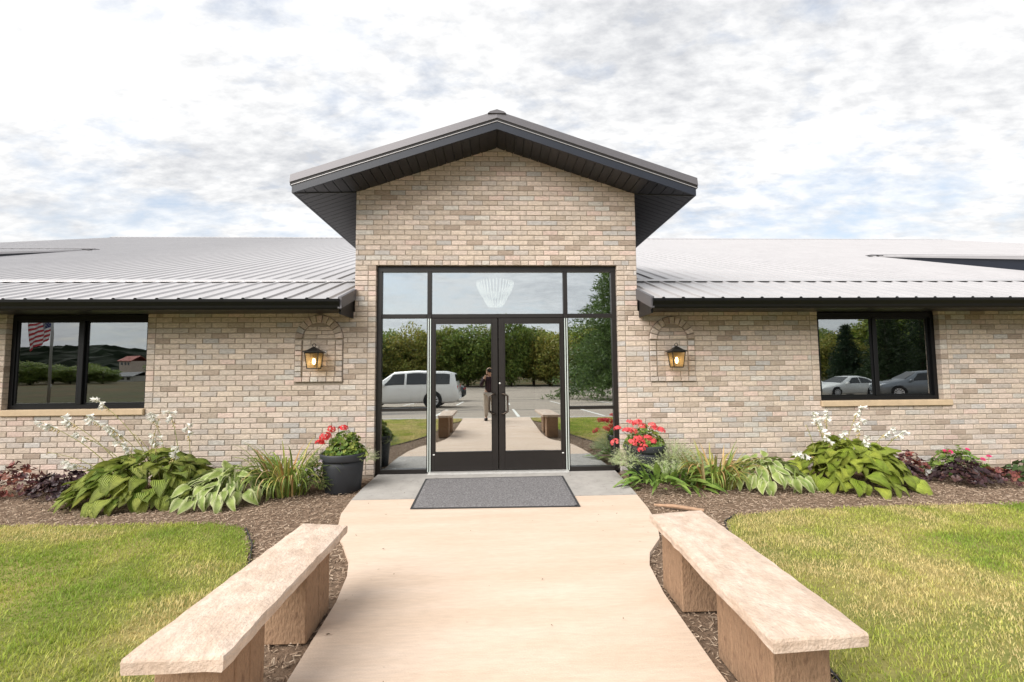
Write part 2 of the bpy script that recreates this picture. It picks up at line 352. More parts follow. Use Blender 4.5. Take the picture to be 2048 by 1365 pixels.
def grass(name, poly, n, x0, x1, y0, y1, label, dry):
    P = np.stack([rng.uniform(x0, x1, n), rng.uniform(y0, y1, n)], 1); P = P[in_poly(P + rng.normal(0, .022, P.shape), poly)]; n = len(P)
    a = rng.uniform(0, 2 * PI, n); h = rng.uniform(.012, .028, n) * (.6 + .9 * vnoise(P[:, 0] + 20, P[:, 1] + 20, 6.0, 8)); w = rng.uniform(.0016, .0032, n); lean = rng.uniform(.1, 1.1, n) * h
    bx, by = np.cos(a), np.sin(a); px, py = -by, bx; z = np.full(n, -.032)
    mid = .55
    V = np.stack([np.stack([P[:, 0] - px * w, P[:, 1] - py * w, z], 1), np.stack([P[:, 0] + px * w, P[:, 1] + py * w, z], 1),
                  np.stack([P[:, 0] - px * w * .8 + bx * lean * .3, P[:, 1] - py * w * .8 + by * lean * .3, z + h * mid], 1),
                  np.stack([P[:, 0] + px * w * .8 + bx * lean * .3, P[:, 1] + py * w * .8 + by * lean * .3, z + h * mid], 1),
                  np.stack([P[:, 0] + bx * lean, P[:, 1] + by * lean, z + h], 1)], 1).reshape(-1, 3)
    k = (np.arange(n) * 5)[:, None]
    F = np.concatenate([k + [0, 1, 3], k + [0, 3, 2], k + [2, 3, 4]], 0)
    t = vnoise(P[:, 0] + 20, P[:, 1] + 20, 1.1, 3) * .6 + vnoise(P[:, 0] + 20, P[:, 1] + 20, 4.0, 5) * .4
    t = np.clip((t - .5) * 2.4 + .5 + dry(P[:, 0], P[:, 1]) + rng.normal(0, .16, n), 0, 1)[:, None]
    green, lime, straw = np.array([.26, .37, .05]), np.array([.46, .50, .10]), np.array([.68, .57, .27])
    c = np.where(t < .5, green + (lime - green) * t * 2, lime + (straw - lime) * (t - .5) * 2) * rng.uniform(.75, 1.2, n)[:, None]
    return tag(np_obj(name, V, F, m_grass, None, np.repeat(c, 5, 0)), label, kind='stuff')
m_grass = leafmat('grass_blade', (0, 0, 0), (0, 0, 0), attr=True, trans=.45, rough=.6)
grass('grass', LAWN_L, 300000, -8.5, -1.0, -7.0, -1.55, 'green lawn yellowing towards the parking side', lambda x, y: -.24 + .15 * (-y - 2.6))
grass('grass', LAWN_R, 300000, 1.0, 9.2, -7.0, -1.55, 'patchy lawn with straw coloured dry spots', lambda x, y: -.12 + .10 * (-y - 2.6) + .10 * np.exp(-((x - 2.2) ** 2 + (y + 3.2) ** 2) * 1.2))
# mulch chips
n = 150000
P = np.stack([rng.uniform(-7.5, 8.5, n), rng.uniform(-5.6, -.02, n)], 1)
P = P[(P[:, 1] > -2.6) | (np.abs(P[:, 0]) < 2.1)]
P = P[~in_poly(P, walk_poly) & ~in_poly(P, [(x, y - .05) for x, y in LAWN_L]) & ~in_poly(P, [(x, y - .05) for x, y in LAWN_R])]; n = len(P)
a = rng.uniform(0, 2 * PI, n); l = rng.uniform(.005, .022, n); w = rng.uniform(.0015, .0045, n); z = rng.uniform(-.042, -.018, n); tl = rng.normal(0, .25, n)
dx, dy = np.cos(a), np.sin(a)
def cp(u, v, zz): return np.stack([P[:, 0] + dx * l * u - dy * w * v, P[:, 1] + dy * l * u + dx * w * v, z + tl * l * u + zz], 1)
V = np.stack([cp(-1, -1, 0), cp(1, -1, 0), cp(.9, 0, w * .9), cp(-.95, 0, w * .9), cp(1, 1, 0), cp(-1, 1, 0)], 1).reshape(-1, 3)
k = (np.arange(n) * 6)[:, None]; F = np.concatenate([k + [0, 1, 2, 3], k + [3, 2, 4, 5]], 0)
pal = np.array([[.30, .22, .16], [.22, .155, .11], [.38, .295, .22], [.15, .105, .075], [.45, .36, .28]])
c = pal[rng.choice(5, n, p=[.34, .26, .2, .12, .08])] * rng.uniform(.8, 1.2, n)[:, None]
tag(np_obj('mulch_chips', V, F, m_chip, None, np.repeat(c, 6, 0)), 'shredded brown bark mulch in the flower beds', kind='stuff')
# bits of leaf and mulch blown onto the paving
n = 150; P = np.stack([rng.uniform(-1.5, 1.5, n), rng.uniform(-5.5, -.1, n)], 1); P = P[in_poly(P, walk_poly)]; P = P[(rng.random(len(P)) < .25) | (np.abs(P[:, 0]) > .85) | (P[:, 1] > -1.2)]; n = len(P)
a = rng.uniform(0, 2 * PI, n); l = rng.uniform(.004, .014, n); w = l * rng.uniform(.2, .5, n); dx, dy = np.cos(a), np.sin(a)
V = np.stack([np.stack([P[:, 0] + dx * l * u - dy * w * q, P[:, 1] + dy * l * u + dx * w * q, np.full(n, .003) + h_], 1) for u, q, h_ in ((-1, 0, 0), (0, -1, .002), (1, 0, .003), (0, 1, .002))], 1).reshape(-1, 3)
tag(np_obj('leaf_litter', V, (np.arange(n) * 4)[:, None] + [0, 1, 2, 3], m_chip, None, np.repeat(np.array([.12, .08, .05]) * rng.uniform(.5, 2, (n, 1)), 4, 0)), 'small dry leaf bits scattered on the paving', kind='stuff')
def edging(pts, label):
    mb = MB(); 
    for i in range(len(pts) - 1):
        (x0, y0), (x1, y1) = pts[i], pts[i + 1]; d = Vector((x1 - x0, y1 - y0, 0)).normalized(); nn = Vector((-d.y, d.x, 0)) * .004
        vs = []
        for z in (-.04, -.018):
            for q, s in ((0, -1), (1, -1), (1, 1), (0, 1)):
                X, Y = pts[i + q]; vs.append((X + s * nn.x, Y + s * nn.y, z))
        mb.add(vs, [(0, 1, 5, 4), (2, 3, 7, 6), (4, 5, 6, 7), (1, 2, 6, 5), (3, 0, 4, 7)])
    return tag(mb.build('lawn_edging', m_rubber), label, 'edging', 'black edging strips along the lawn curves')
edging([(x + .02, y) for x, y in LAWN_L[4:12]], 'black edging strip curving round the greener lawn')
edging([(x - .02, y) for x, y in LAWN_R[4:12]], 'black edging strip curving round the drier lawn')

# ================================================================== the brick building
bld = thing('brick_building', 'low tan brick building with grey metal roof and gabled glass entrance', 'building')
H, LB, J = .0715, .2145, .0095
EAVE_Z, GX, PKZ, GS = 2.19, 1.97, 4.556, .335
OX, OZ = 1.68, 2.86                                       # entrance opening half width and height
WINS = [(-6.535, -4.713), (4.555, 6.357)]; WZ0, WZ1 = .93, 2.19; SILL0 = .843
XL, XR = -19.0, 24.0
NI = [(-2.435, 1.262), (2.44, 1.225)]; NA, NI_R = .322, .222     # arched niches: outer and inner half width
def spring(zb): return zb + .585
def soffit_z(x): return PKZ - GS * abs(x)
# mortar body of the wall, in blocks that leave the openings free
wl = MB(); YB = .30
def wb(x0, x1, z0, z1): wl.box(x0, x1, .007, YB, z0, z1)
e = .003
wb(XL, WINS[0][0] - e, -.08, EAVE_Z); wb(WINS[0][0] - e, WINS[0][1] + e, -.08, SILL0); wb(WINS[0][1] + e, -OX - e, -.08, EAVE_Z)
wb(OX + e, WINS[1][0] - e, -.08, EAVE_Z); wb(WINS[1][0] - e, WINS[1][1] + e, -.08, SILL0); wb(WINS[1][1] + e, XR, -.08, EAVE_Z)
wl.prism([(-GX + .004, EAVE_Z), (-OX - e, EAVE_Z), (-OX - e, OZ + .004), (OX + e, OZ + .004), (OX + e, EAVE_Z), (GX - .004, EAVE_Z), (GX - .004, soffit_z(GX) + .1), (0, PKZ + .1), (-GX + .004, soffit_z(GX) + .1)], .007, YB, 'y')
wl.box(-GX + .004, -GX + .2, YB, 5, 2.4, 3.9); wl.box(GX - .2, GX - .004, YB, 5, 2.4, 3.9)
wl.box(XL, XL + .3, YB, 34, -.1, 2.2); wl.box(XR - .3, XR, YB, 34, -.1, 2.2); wl.box(XL, XR, 34, 34.3, -.1, 2.2)
wall = wl.build('wall', m_mortar, bld)
PAL = [((.475, .385, .30), 30), ((.50, .40, .325), 22), ((.43, .355, .285), 18), ((.40, .345, .295), 12), ((.36, .285, .215), 8), ((.285, .215, .16), 6), ((.37, .345, .315), 8), ((.445, .41, .355), 6), ((.49, .365, .30), 6)]
PAL = [(tuple(min(.60, q * g) for q, g in zip(c, (1.17, 1.20, 1.27))), k) for c, k in PAL]
PAL = [(tuple(q * .82 + g * .18 for q, g in zip(c, (.52, .46, .41))), k) for c, k in PAL]
PC = [p for p, k in PAL for _ in range(k)]
def brick_col():
    c = rnd.choice(PC); k = rnd.uniform(.9, 1.1); return tuple(q * k for q in c)
def quad_brick(mb, q, yf, dep=.05, ch=.005, c=None):
    """q: four (x,z) corners, anticlockwise seen from the front; chamfered front edges"""
    cx = sum(p[0] for p in q) / 4; cz = sum(p[1] for p in q) / 4
    def inset(p):
        dx, dz = cx - p[0], cz - p[1]; return (p[0] + math.copysign(min(ch, abs(dx)), dx), p[1] + math.copysign(min(ch, abs(dz)), dz))
    vs = [(p[0], yf + dep, p[1]) for p in q] + [(p[0], yf + ch * .8, p[1]) for p in q] + [(*inset(p)[:1], yf, inset(p)[1]) for p in q]
    fs = [(8, 9, 10, 11)] + [(4 + i, 4 + (i + 1) % 4, 8 + (i + 1) % 4, 8 + i) for i in range(4)] + [(i, (i + 1) % 4, 4 + (i + 1) % 4, 4 + i) for i in range(4)]
    mb.add(vs, fs, c)
singles, rest = [], MB()
def put(q, prio, yf=0.0, dep=.05):
    yj = yf + rnd.uniform(-.0018, .0018); c = brick_col()
    j = lambda: rnd.uniform(-.0012, .0012)
    q = [(x + j(), z + j()) for x, z in q]
    if prio is None: quad_brick(rest, q, yj, dep, .005, c)
    else: singles.append((prio, q, yj, dep, c))
def niche_hw(n, z):
    cx, zb = NI[n]; s = spring(zb)
    if z < zb: return 0
    if z <= s: return NA
    return math.sqrt(max(0, NA * NA - (z - s) ** 2))
NC = int(5.0 / H)
for k in range(NC):
    z0, z1 = k * H - .0 + J / 2, (k + 1) * H - J / 2; zm = (z0 + z1) / 2
    if z0 < EAVE_Z - .02 and z0 < 2.16: spans = [(XL, XR, 'w')]
    elif zm < soffit_z(GX) + .02: spans = [(-GX, GX, 'g')]
    else:
        a = (PKZ + .05 - z0) / GS
        if a < .12: break
        spans = [(-min(a, GX), min(a, GX), 'g')]
    holes = []
    if zm < OZ: holes.append((-OX, OX, 'j'))
    for x0, x1 in WINS:
        if SILL0 - .01 < zm < WZ1: holes.append((x0 if zm > WZ0 else x0 - .015, x1 if zm > WZ0 else x1 + .015, 'j' if zm > WZ0 else 's'))
    for n, (cx, zb) in enumerate(NI):
        if zb - .03 < zm and z0 < spring(zb) + NA - .005: holes.append((cx, cx, n))
    segs = []
    x = spans[0][0]; lt = 'c'
    for h in sorted(holes, key=lambda h: h[0]):
        segs.append((x, h[0], lt, h[2])); x = h[1]; lt = h[2]
    segs.append((x, spans[0][1], lt, 'c'))
    for x0, x1, tl_, tr_ in segs:
        # slanted ends against the niche arches
        def edge(x, t, s):
            if isinstance(t, int):
                za, zb_ = max(z0, NI[t][1] - .03), z1
                return (x + s * niche_hw(t, z0 if z0 > NI[t][1] else NI[t][1]), x + s * niche_hw(t, z1))
            return (x, x)
        a0, a1 = edge(x0, tl_, 1); b0, b1 = edge(x1, tr_, -1)
        a0 += J / 2; a1 += J / 2; b0 -= J / 2; b1 -= J / 2
        hw = .098
        def prio_of(xc): return (abs(xc) * .6 + abs(zm - 3.1)) if (zm > OZ and abs(xc) < GX) else None
        if tl_ == 'j':
            put([(a0 - .003, z0), (a0 + hw, z0), (a0 + hw, z1), (a0 - .003, z1)], None, dep=.09); a0 += hw + J; a1 = a0
        if tr_ == 'j':
            put([(b0 - hw, z0), (b0 + .003, z0), (b0 + .003, z1), (b0 - hw, z1)], None, dep=.09); b0 -= hw + J; b1 = b0
        if k == int(round(OZ / H)) and tl_ == 'c' and spans[0][2] == 'g':          # small header bricks over the entrance
            nn = int((b0 - a0) / (LB / 2)); st = (b0 - a0 + J) / nn
            for i in range(nn): put([(a0 + i * st, z0), (a0 + (i + 1) * st - J, z0), (a0 + (i + 1) * st - J, z1), (a0 + i * st, z1)], prio_of(a0 + i * st))
            continue
        off = (LB / 2 if k % 2 else 0) + .013 * ((k * 7) % 5 - 2) * .5
        i0 = math.floor((min(a0, a1) - off) / LB)
        xa = off + i0 * LB
        lo0, lo1 = a0, a1
        while True:
            xb = xa + LB
            last = xb >= min(b0, b1) - .035
            r0, r1 = (b0, b1) if last else (xb - J, xb - J)
            if min(r0 - lo0, r1 - lo1) > .028 or (last and max(r0 - lo0, r1 - lo1) > .02):
                put([(lo0, z0), (max(r0, lo0 + .004), z0), (max(r1, lo1 + .004), z1), (lo1, z1)], prio_of((lo0 + r0) / 2))
                lo0, lo1 = xb, xb
            if last: break
            xa = xb
singles.sort(key=lambda s: s[0])
for s in singles[300:]: quad_brick(rest, s[1], s[2], s[3], .005, s[4])
for pr, q, yj, dep, c in singles[:300]:
    cx = sum(p[0] for p in q) / 4; cz = sum(p[1] for p in q) / 4
    mb = MB(); quad_brick(mb, [(x - cx, z - cz) for x, z in q], 0, dep, .005, c)
    link('brick', mb.mesh('brick', m_brick), wall, (cx, yj, cz))
tag(rest.build('brickwork', m_brick, wall), kind='stuff')
# arched niches: a proud ring of header bricks, plain bricks inside
for n, (cx, zb) in enumerate(NI):
    s = spring(zb); body = MB(); body.box(cx - NA + .01, cx + NA - .01, .003, .0065, zb + .01, s); 
    body.prism([(cx + (NA - .012) * math.cos(a), s + (NA - .012) * math.sin(a)) for a in [PI * i / 16 for i in range(17)]], -.0001 + .003, .0065, 'y')
    niche = body.build('arched_niche', m_mortar, bld)
    nr = []
    def nb(q, yf): nr.append((q, yf))
    w_ = (2 * NA) / 6
    for i in range(6): nb([(cx - NA + i * w_ + J / 2, zb), (cx - NA + (i + 1) * w_ - J / 2, zb), (cx - NA + (i + 1) * w_ - J / 2, zb + H - J), (cx - NA + i * w_ + J / 2, zb + H - J)], -.028)
    kk = int((s - zb) / H)
    for i in range(1, kk + 1):
        za, zt = zb + i * H, min(zb + (i + 1) * H - J, s - .002)
        if zt - za < .02: continue
        for sg in (-1, 1):
            xa, xb = sorted((cx + sg * (NI_R + .004), cx + sg * (NA - .003))); xa += .004; xb -= .006; nb([(xa, za), (xb, za), (xb, zt), (xa, zt)], -.020)
        off = (i % 2) * LB / 2; xs = [-NI_R + .004] + [x for x in (-LB + off, off, LB + off) if -NI_R + .05 < x < NI_R - .05] + [NI_R - .004]
        for a, b in zip(xs[:-1], xs[1:]): nb([(cx + a + J / 2, za), (cx + b - J / 2, za), (cx + b - J / 2, zt), (cx + a + J / 2, zt)], -.006)
    NV = 11
    for i in range(NV):
        t0, t1 = PI * (i + .07) / NV, PI * (i + .93) / NV
        nb([(cx + NI_R * math.cos(t1), s + NI_R * math.sin(t1)), (cx + NI_R * math.cos(t0), s + NI_R * math.sin(t0)), (cx + (NA - .003) * math.cos(t0), s + (NA - .003) * math.sin(t0)), (cx + (NA - .003) * math.cos(t1), s + (NA - .003) * math.sin(t1))], -.026)
    for i in range(4):
        za, zt = s + i * H * .78 + .004, s + (i + 1) * H * .78 - .004
        if zt > s + NI_R - .015: break
        h0, h1 = math.sqrt(NI_R ** 2 - (za - s) ** 2) - .008, math.sqrt(max(.0004, NI_R ** 2 - (zt - s) ** 2)) - .008
        mid = (i % 2) * .06 - .03
        nb([(cx - h0, za), (cx + mid - J / 2, za), (cx + mid - J / 2, zt), (cx - h1, zt)], -.006); nb([(cx + mid + J / 2, za), (cx + h0, za), (cx + h1, zt), (cx + mid + J / 2, zt)], -.006)
    for q, yf in nr:
        mb = MB(); ax = sum(p[0] for p in q) / 4; az = sum(p[1] for p in q) / 4
        quad_brick(mb, [(x - ax, z - az) for x, z in q], 0, .03, .005, brick_col()); link('brick', mb.mesh('brick', m_brick), niche, (ax, yf, az))
# ---- windows of the wings
for i, (x0, x1) in enumerate(WINS):
    win = MB(); F0, F1 = .075, .15
    fw = .055
    win.box(x0 + .002, x1 - .002, F0, F1, WZ1 - .075, WZ1); win.box(x0 + .002, x1 - .002, F0, F1, WZ0, WZ0 + fw)
    win.box(x0 + .002, x0 + fw, F0, F1, WZ0 + fw, WZ1 - .075); win.box(x1 - fw, x1 - .002, F0, F1, WZ0 + fw, WZ1 - .075)
    wo = win.build('window', m_black, bld)
    xm = (x0 + x1) / 2
    MB().box(xm - .03, xm + .03, F0 - .004, F1, WZ0 + fw + .001, WZ1 - .076, .004).build('mullion', m_black, wo)
    for a, b, yy in ((x0 + fw, xm - .03, .10), (xm + .03, x1 - fw, .118)):
        sf = MB(); z0, z1 = WZ0 + fw + .001, WZ1 - .076
        sf.box(a + .001, a + .028, yy - .012, yy + .012, z0, z1); sf.box(b - .028, b - .001, yy - .012, yy + .012, z0, z1); sf.box(a + .028, b - .028, yy - .012, yy + .012, z0, z0 + .022); sf.box(a + .028, b - .028, yy - .012, yy + .012, z1 - .022, z1)
        sf.build('sash', m_black, wo)
        MB().box(a + .026, b - .026, yy - .002, yy + .002, z0 + .02, z1 - .02).build('pane', m_wglass, wo)
    MB().box(x0 - .013, x1 + (.10 if i else .013), -.035, .13, SILL0 + .003, WZ0 - .003, .008).build('sill', m_sill, wo)
    # room behind, closed so that it stays dark
    r = MB(); ra, rb, rc, rd, r0, r1 = x0 - .6, x1 + .6, .302, 4.2, .0, 2.26
    r.quad((ra, rd, r0), (rb, rd, r0), (rb, rd, r1), (ra, rd, r1)); r.quad((ra, rc, r0), (ra, rd, r0), (ra, rd, r1), (ra, rc, r1)); r.quad((rb, rc, r0), (rb, rd, r0), (rb, rd, r1), (rb, rc, r1))
    r.quad((ra, rc, r1), (rb, rc, r1), (rb, rd, r1), (ra, rd, r1)); r.quad((ra, rc, r0), (rb, rc, r0), (rb, rd, r0), (ra, rd, r0)); r.build('room', m_wall_in, wo)
# ---- main metal roof
RT, RY0, RYR = .345, -.60, 17.0
def roof_z(y): return 2.300 + RT * (y + .58)
SP = .257; PW = SP * 4
def rib_section(w=PW):
    pts = []
    for k in range(4):
        b = k * SP; pts += [(b, 0), (b + SP * .5 - .030, 0), (b + SP * .5 - .012, .021), (b + SP * .5 + .012, .021), (b + SP * .5 + .030, 0)]
    return pts + [(PW, 0)]
def panel_mesh(y0, y1, name):
    sec = rib_section(); mb = MB(); n = len(sec)
    vs = [(x, 0, z) for x, z in sec] + [(x, y1 - y0, z + RT * (y1 - y0)) for x, z in sec]
    mb.add(vs, [(i, i + 1, i + 1 + n, i + n) for i in range(n - 1)]); return mb.mesh(name, m_roof)
RL = W(300, 466, RYR).x
rf = MB(); t = .12
for a, b in ((XL - .6, -GX - .005), (GX + .005, XR + .6)):
    rf.prism([(RY0 + .03, roof_z(RY0) - t), (RY0 + .03, roof_z(RY0 + .03) - .012), (RYR, roof_z(RYR) - .012), (RYR * 2 + .6, roof_z(RY0)), (RYR * 2 + .6, roof_z(RY0) - t), (RYR, roof_z(RYR) - t)], a, b, 'x')
rf.prism([(3.0, roof_z(3) - .1), (3.0, roof_z(3) - .012), (RYR, roof_z(RYR) - .012), (RYR, roof_z(RYR) - .1)], -GX - .004, GX + .004, 'x')
roof = rf.build('roof', m_trim, bld)
pm_ = panel_mesh(RY0, RYR, 'roof_panel'); pmc = panel_mesh(3.0, RYR, 'roof_panel_short')
x = -GX - .01
while x - PW > XL - .7: link('roof_panel', pm_, roof, (x - PW, RY0, roof_z(RY0))); x -= PW
x = GX + .01
while x + PW < XR + .7: link('roof_panel', pm_, roof, (x, RY0, roof_z(RY0))); x += PW
for i in range(4): link('roof_panel', pmc, roof, (-2.05 + i * PW, 3.0, roof_z(3.0)))
for s, (a, b) in ((-1, (XL - .5, -GX - .005)), (1, (GX + .005, XR + .5))):
    mb = MB(); y0, y1 = .80, .97
    mb.prism([(y0, roof_z(y0) + .022), (y0 + .002, roof_z(y0) + .030), (y1, roof_z(y1) + .034), (y1 + .01, roof_z(y1) + .022)], a, b, 'x'); mb.build('flashing', m_trim2 if 'm_trim2' in globals() else m_roof, roof)
    mb = MB(); mb.prism([(y0 + .02, roof_z(y0 + .02) - .002), (y0 + .02, roof_z(y0 + .02) + .021), (y0 + .04, roof_z(y0 + .04) + .021), (y0 + .04, roof_z(y0 + .04) - .002)], a, b, 'x'); mb.build('closure_strip', m_black, roof)
MB().prism([(RYR - .18, roof_z(RYR - .18) + .022), (RYR, roof_z(RYR) + .05), (RYR + .18, roof_z(RYR - .18) + .022)], XL - .6, XR + .6, 'x').build('ridge_cap', m_roof, roof)
# shed roofs of lower pitch rising out of the main slope at either end
for s, X0, y1, zf in ((1, 10.75, 5.75, None), (-1, -12.4, 7.6, None)):
    zt = roof_z(y1) + .03; st = .262 if s > 0 else .30; xe = XR + .5 if s > 0 else XL - .5
    mb = MB(); yf = -.4
    top = [(y1, zt), (yf, zt - st * (y1 - yf))]
    mb.prism([(y1, zt - .03), (y1, zt), top[1], (yf, top[1][1] - .10)], X0, xe, 'x')
    so = mb.build('shed_roof', m_roof, roof)
    MB().prism([(y1 - .1, zt - .06), (yf + .1, top[1][1] - .08), (yf + .1, roof_z(yf + .1) - .02), (y1 - .1, roof_z(y1 - .1) - .02)], X0 + s * .05, X0 + s * .12, 'x').build('cheek', m_navy, so)
    MB().prism([(y1 - .03, zt + .018), (y1 - .03, zt + .03), (y1 + .16, roof_z(y1 + .16) + .034), (y1 + .16, roof_z(y1 + .16) + .022)], X0 - s * .25, xe, 'x').build('flashing', m_trim, so)
    pmS = MB(); sec = rib_section(); n_ = len(sec); ln = y1 - yf
    pmS.add([(x, 0, z) for x, z in sec] + [(x, ln, z + st * ln) for x, z in sec], [(i, i + 1, i + 1 + n_, i + n_) for i in range(n_ - 1)]); me = pmS.mesh('roof_panel_shed', m_roof)
    x = X0
    while (s > 0 and x + PW < xe) or (s < 0 and x - PW > xe):
        link('roof_panel', me, so, (x if s > 0 else x - PW, yf, top[1][1] + .003)); x += s * PW
# eaves: soffit, gutter, end returns
for s, (a, b) in ((-1, (XL - .5, -GX - .02)), (1, (GX + .005 - .02, XR + .5))):
    if s > 0: a = GX + .02
    MB().box(a, b, -.50, .006, 2.192, 2.204).build('soffit', m_soffit, bld)
    MB().box(a, b, -.52, -.501, 2.18, 2.30).build('fascia', m_black, bld)
    g = MB(); yb = -.522
    pr = [(yb, 2.305), (yb, 2.172), (yb - .05, 2.168), (yb - .066, 2.190), (yb - .072, 2.215), (yb - .100, 2.262), (yb - .104, 2.292), (yb - .098, 2.296), (yb - .088, 2.288), (yb - .062, 2.225), (yb - .02, 2.19), (yb - .012, 2.29)]
    ga, gb = (a, b + .02) if s < 0 else (a - .02, b)
    g.prism(pr, ga, gb, 'x'); go = g.build('gutter', m_black, bld)
    ex = gb if s < 0 else ga
    MB().prism([(yb, 2.305), (yb, 2.17), (yb - .05, 2.166), (yb - .068, 2.19), (yb - .102, 2.262), (yb - .106, 2.297)], ex - .003, ex + .003, 'x').build('end_cap', m_black, go)
    # sloped end trim of the eave beside the entrance wall
    e0 = -GX - .02 if s < 0 else GX + .02
    MB().prism([(RY0 + .01, roof_z(RY0) - .115), (RY0 + .01, roof_z(RY0) + .028), (-.002, roof_z(0) + .028), (-.002, roof_z(0) - .115)], e0 - (.0 if s < 0 else .045), e0 + (.045 if s < 0 else .0), 'x').build('end_trim', m_trim, bld)
    MB().prism([(-.50, 2.12), (-.50, 2.20), (-.006, 2.36), (-.006, 2.12)], e0 - .012, e0 + .012, 'x').build('end_board', m_black, bld)
# ---- gable roof over the entrance
o_, TX = .509, 2.60
gb_ = MB()
for s in (-1, 1):
    gb_.prism([(0, PKZ + .02), (0, PKZ + .20), (s * TX, soffit_z(TX) + .20), (s * TX, soffit_z(TX) + .02)], -o_ + .03, 7.5, 'y')
gr = gb_.build('gable_roof', m_soffit, bld)
for s in (-1, 1):
    # navy fascia on the slope and along the side
    MB().prism([(0, PKZ - .005), (0, PKZ + .095), (s * (TX + .0), soffit_z(TX) + .095), (s * (TX + .0), soffit_z(TX) - .005)], -o_ - .002, -o_ + .028, 'y').build('fascia', m_navy, gr)
    MB().prism([(s * (TX + .001), soffit_z(TX) - .006), (s * (TX + .001), soffit_z(TX) + .095), (s * (TX + .022), soffit_z(TX) + .09), (s * (TX + .022), soffit_z(TX) - .01)], -o_ - .001, 7.5, 'y').build('side_fascia', m_navy, gr)
    MB().prism([(0, PKZ + .097), (0, PKZ + .104), (s * (TX + .03), soffit_z(TX + .03) + .104), (s * (TX + .03), soffit_z(TX + .03) + .097)], -o_ - .012, -o_ + .03, 'y').build('drip_edge', m_roof, gr)
    # broad pale rake trim, leaning outward
    q = lambda x, dz, y: (s * x, y, soffit_z(x) + dz)
    TXX = TX + .045
    vs = [q(0, .106, -o_ - .004), q(TXX, .106, -o_ - .004), q(TXX, .135, -o_ - .006), q(0, .135, -o_ - .006),
          q(0, .140, -o_ - .018), q(TXX, .140, -o_ - .018), q(TXX, .245, -o_ - .002), q(0, .245, -o_ - .002), q(TXX, .245, -o_ + .1), q(0, .245, -o_ + .1), q(TXX, .106, -o_ + .1)]
    mesh_obj('rake_trim', vs, [(4, 5, 6, 7), (7, 6, 8, 9), (3, 2, 5, 4), (5, 10, 8, 6)], m_trim, gr)
    mesh_obj('rake_shadow_line', vs, [(0, 1, 2, 3), (1, 10, 5, 2)], m_bronze, gr)
    MB().prism([(s * (TX + .024), soffit_z(TX) + .10), (s * (TX + .024), soffit_z(TX) + .23), (s * (TX + .05), soffit_z(TX) + .225), (s * (TX + .05), soffit_z(TX) + .10)], -o_ + .09, 7.5, 'y').build('side_trim', m_trim, gr)
    MB().prism([(0, PKZ + .201), (0, PKZ + .215), (s * TXX, soffit_z(TXX) + .215), (s * TXX, soffit_z(TXX) + .201)], -o_ + .1, 7.5, 'y').build('roof_sheet', m_roof, gr)
    # soffit boards: across the front overhang, then along the side overhang, meeting on a mitre
    bw = .118; x = 0.002
    while x < TX - .03:
        x1 = min(x + bw, TX - .002)
        ym = lambda xx: 0.006 if xx <= GX else -o_ * (xx - GX) / (TX - GX)
        a, b = x + .004, x1 - .004; vs = []
        for dz in (0, .012):
            vs += [(s * a, -o_ + .03, soffit_z(a) + dz), (s * b, -o_ + .03, soffit_z(b) + dz), (s * b, ym(b) - .002, soffit_z(b) + dz), (s * a, ym(a) - .002, soffit_z(a) + dz)]
        mesh_obj('soffit_board', vs, [(0, 1, 2, 3), (0, 4, 5, 1), (1, 5, 6, 2), (2, 6, 7, 3), (3, 7, 4, 0)], m_soffit, gr); x = x1
    y = -o_ + .03
    while y < 5.0:
        y1 = y + bw
        xm = lambda yy: GX + .004 if yy >= 0 else GX + (TX - GX) * (-yy) / o_
        a, b = y + .004, y1 - .004; vs = []
        for dz in (0, .012):
            for X_, Y_ in ((xm(a) + .004, a), (TX - .002, a), (TX - .002, b), (xm(b) + .004, b)):
                X_ = min(X_, TX - .001); vs.append((s * X_, Y_, soffit_z(X_) + dz - .003))
        mesh_obj('soffit_board', vs, [(0, 1, 2, 3), (0, 4, 5, 1), (1, 5, 6, 2), (2, 6, 7, 3), (3, 7, 4, 0)], m_soffit, gr); y = y1
    MB().tube([(s * GX, -.004, soffit_z(GX) - .004), (s * TX, -o_ + .03, soffit_z(TX) - .004)], .008, 6).build('mitre_trim', m_soffit, gr)
MB().prism([(-.12, PKZ + .20), (-.09, PKZ + .225), (0, PKZ + .252), (.09, PKZ + .225), (.12, PKZ + .20)], -o_ - .022, 7.5, 'y').build('ridge_cap', m_trim, gr)
# ---- glazed entrance
SF0, SF1 = .06, .15
fr = MB(); fr.box(-OX + .002, OX - .002, SF0, SF1, OZ - .075, OZ); ent = fr.build('entrance_frame', m_bronze, bld)
def bar(x0, x1, z0, z1, nm='frame_bar', y0=SF0, y1=SF1, m=m_bronze, par=None): return MB().box(x0, x1, y0, y1, z0, z1, .004).build(nm, m, par or ent)
TB0, TB1 = 2.130, 2.186
bar(-OX + .002, -OX + .068, 0.0, OZ - .076); bar(OX - .068, OX - .002, 0.0, OZ - .076)
for s in (-1, 1):
    bar(s * .955 - .03, s * .955 + .03, TB1 + .001, OZ - .076, 'mullion')
    bar(*sorted((s * .99, s * (OX - .069))), TB0, TB1, 'transom_bar')
    bar(*sorted((s * .99, s * (OX - .069))), .845, .888, 'rail'); bar(*sorted((s * .99, s * (OX - .069))), .0, .062, 'rail', SF0 - .01)
    jm = bar(*sorted((s * .925, s * .989)), 0.0, TB1, 'mullion', SF0 - .005)
    for q in (.938, .968): MB().box(s * q - .006, s * q + .006, SF0 - .012, SF0 - .0055, .02, TB0 - .01).build('sky_glint_strip', m_strip, ent)  # pale strips: sky reflection on the mullion edges, put in as colour
bar(-.924, .924, TB0, TB1, 'transom_bar')
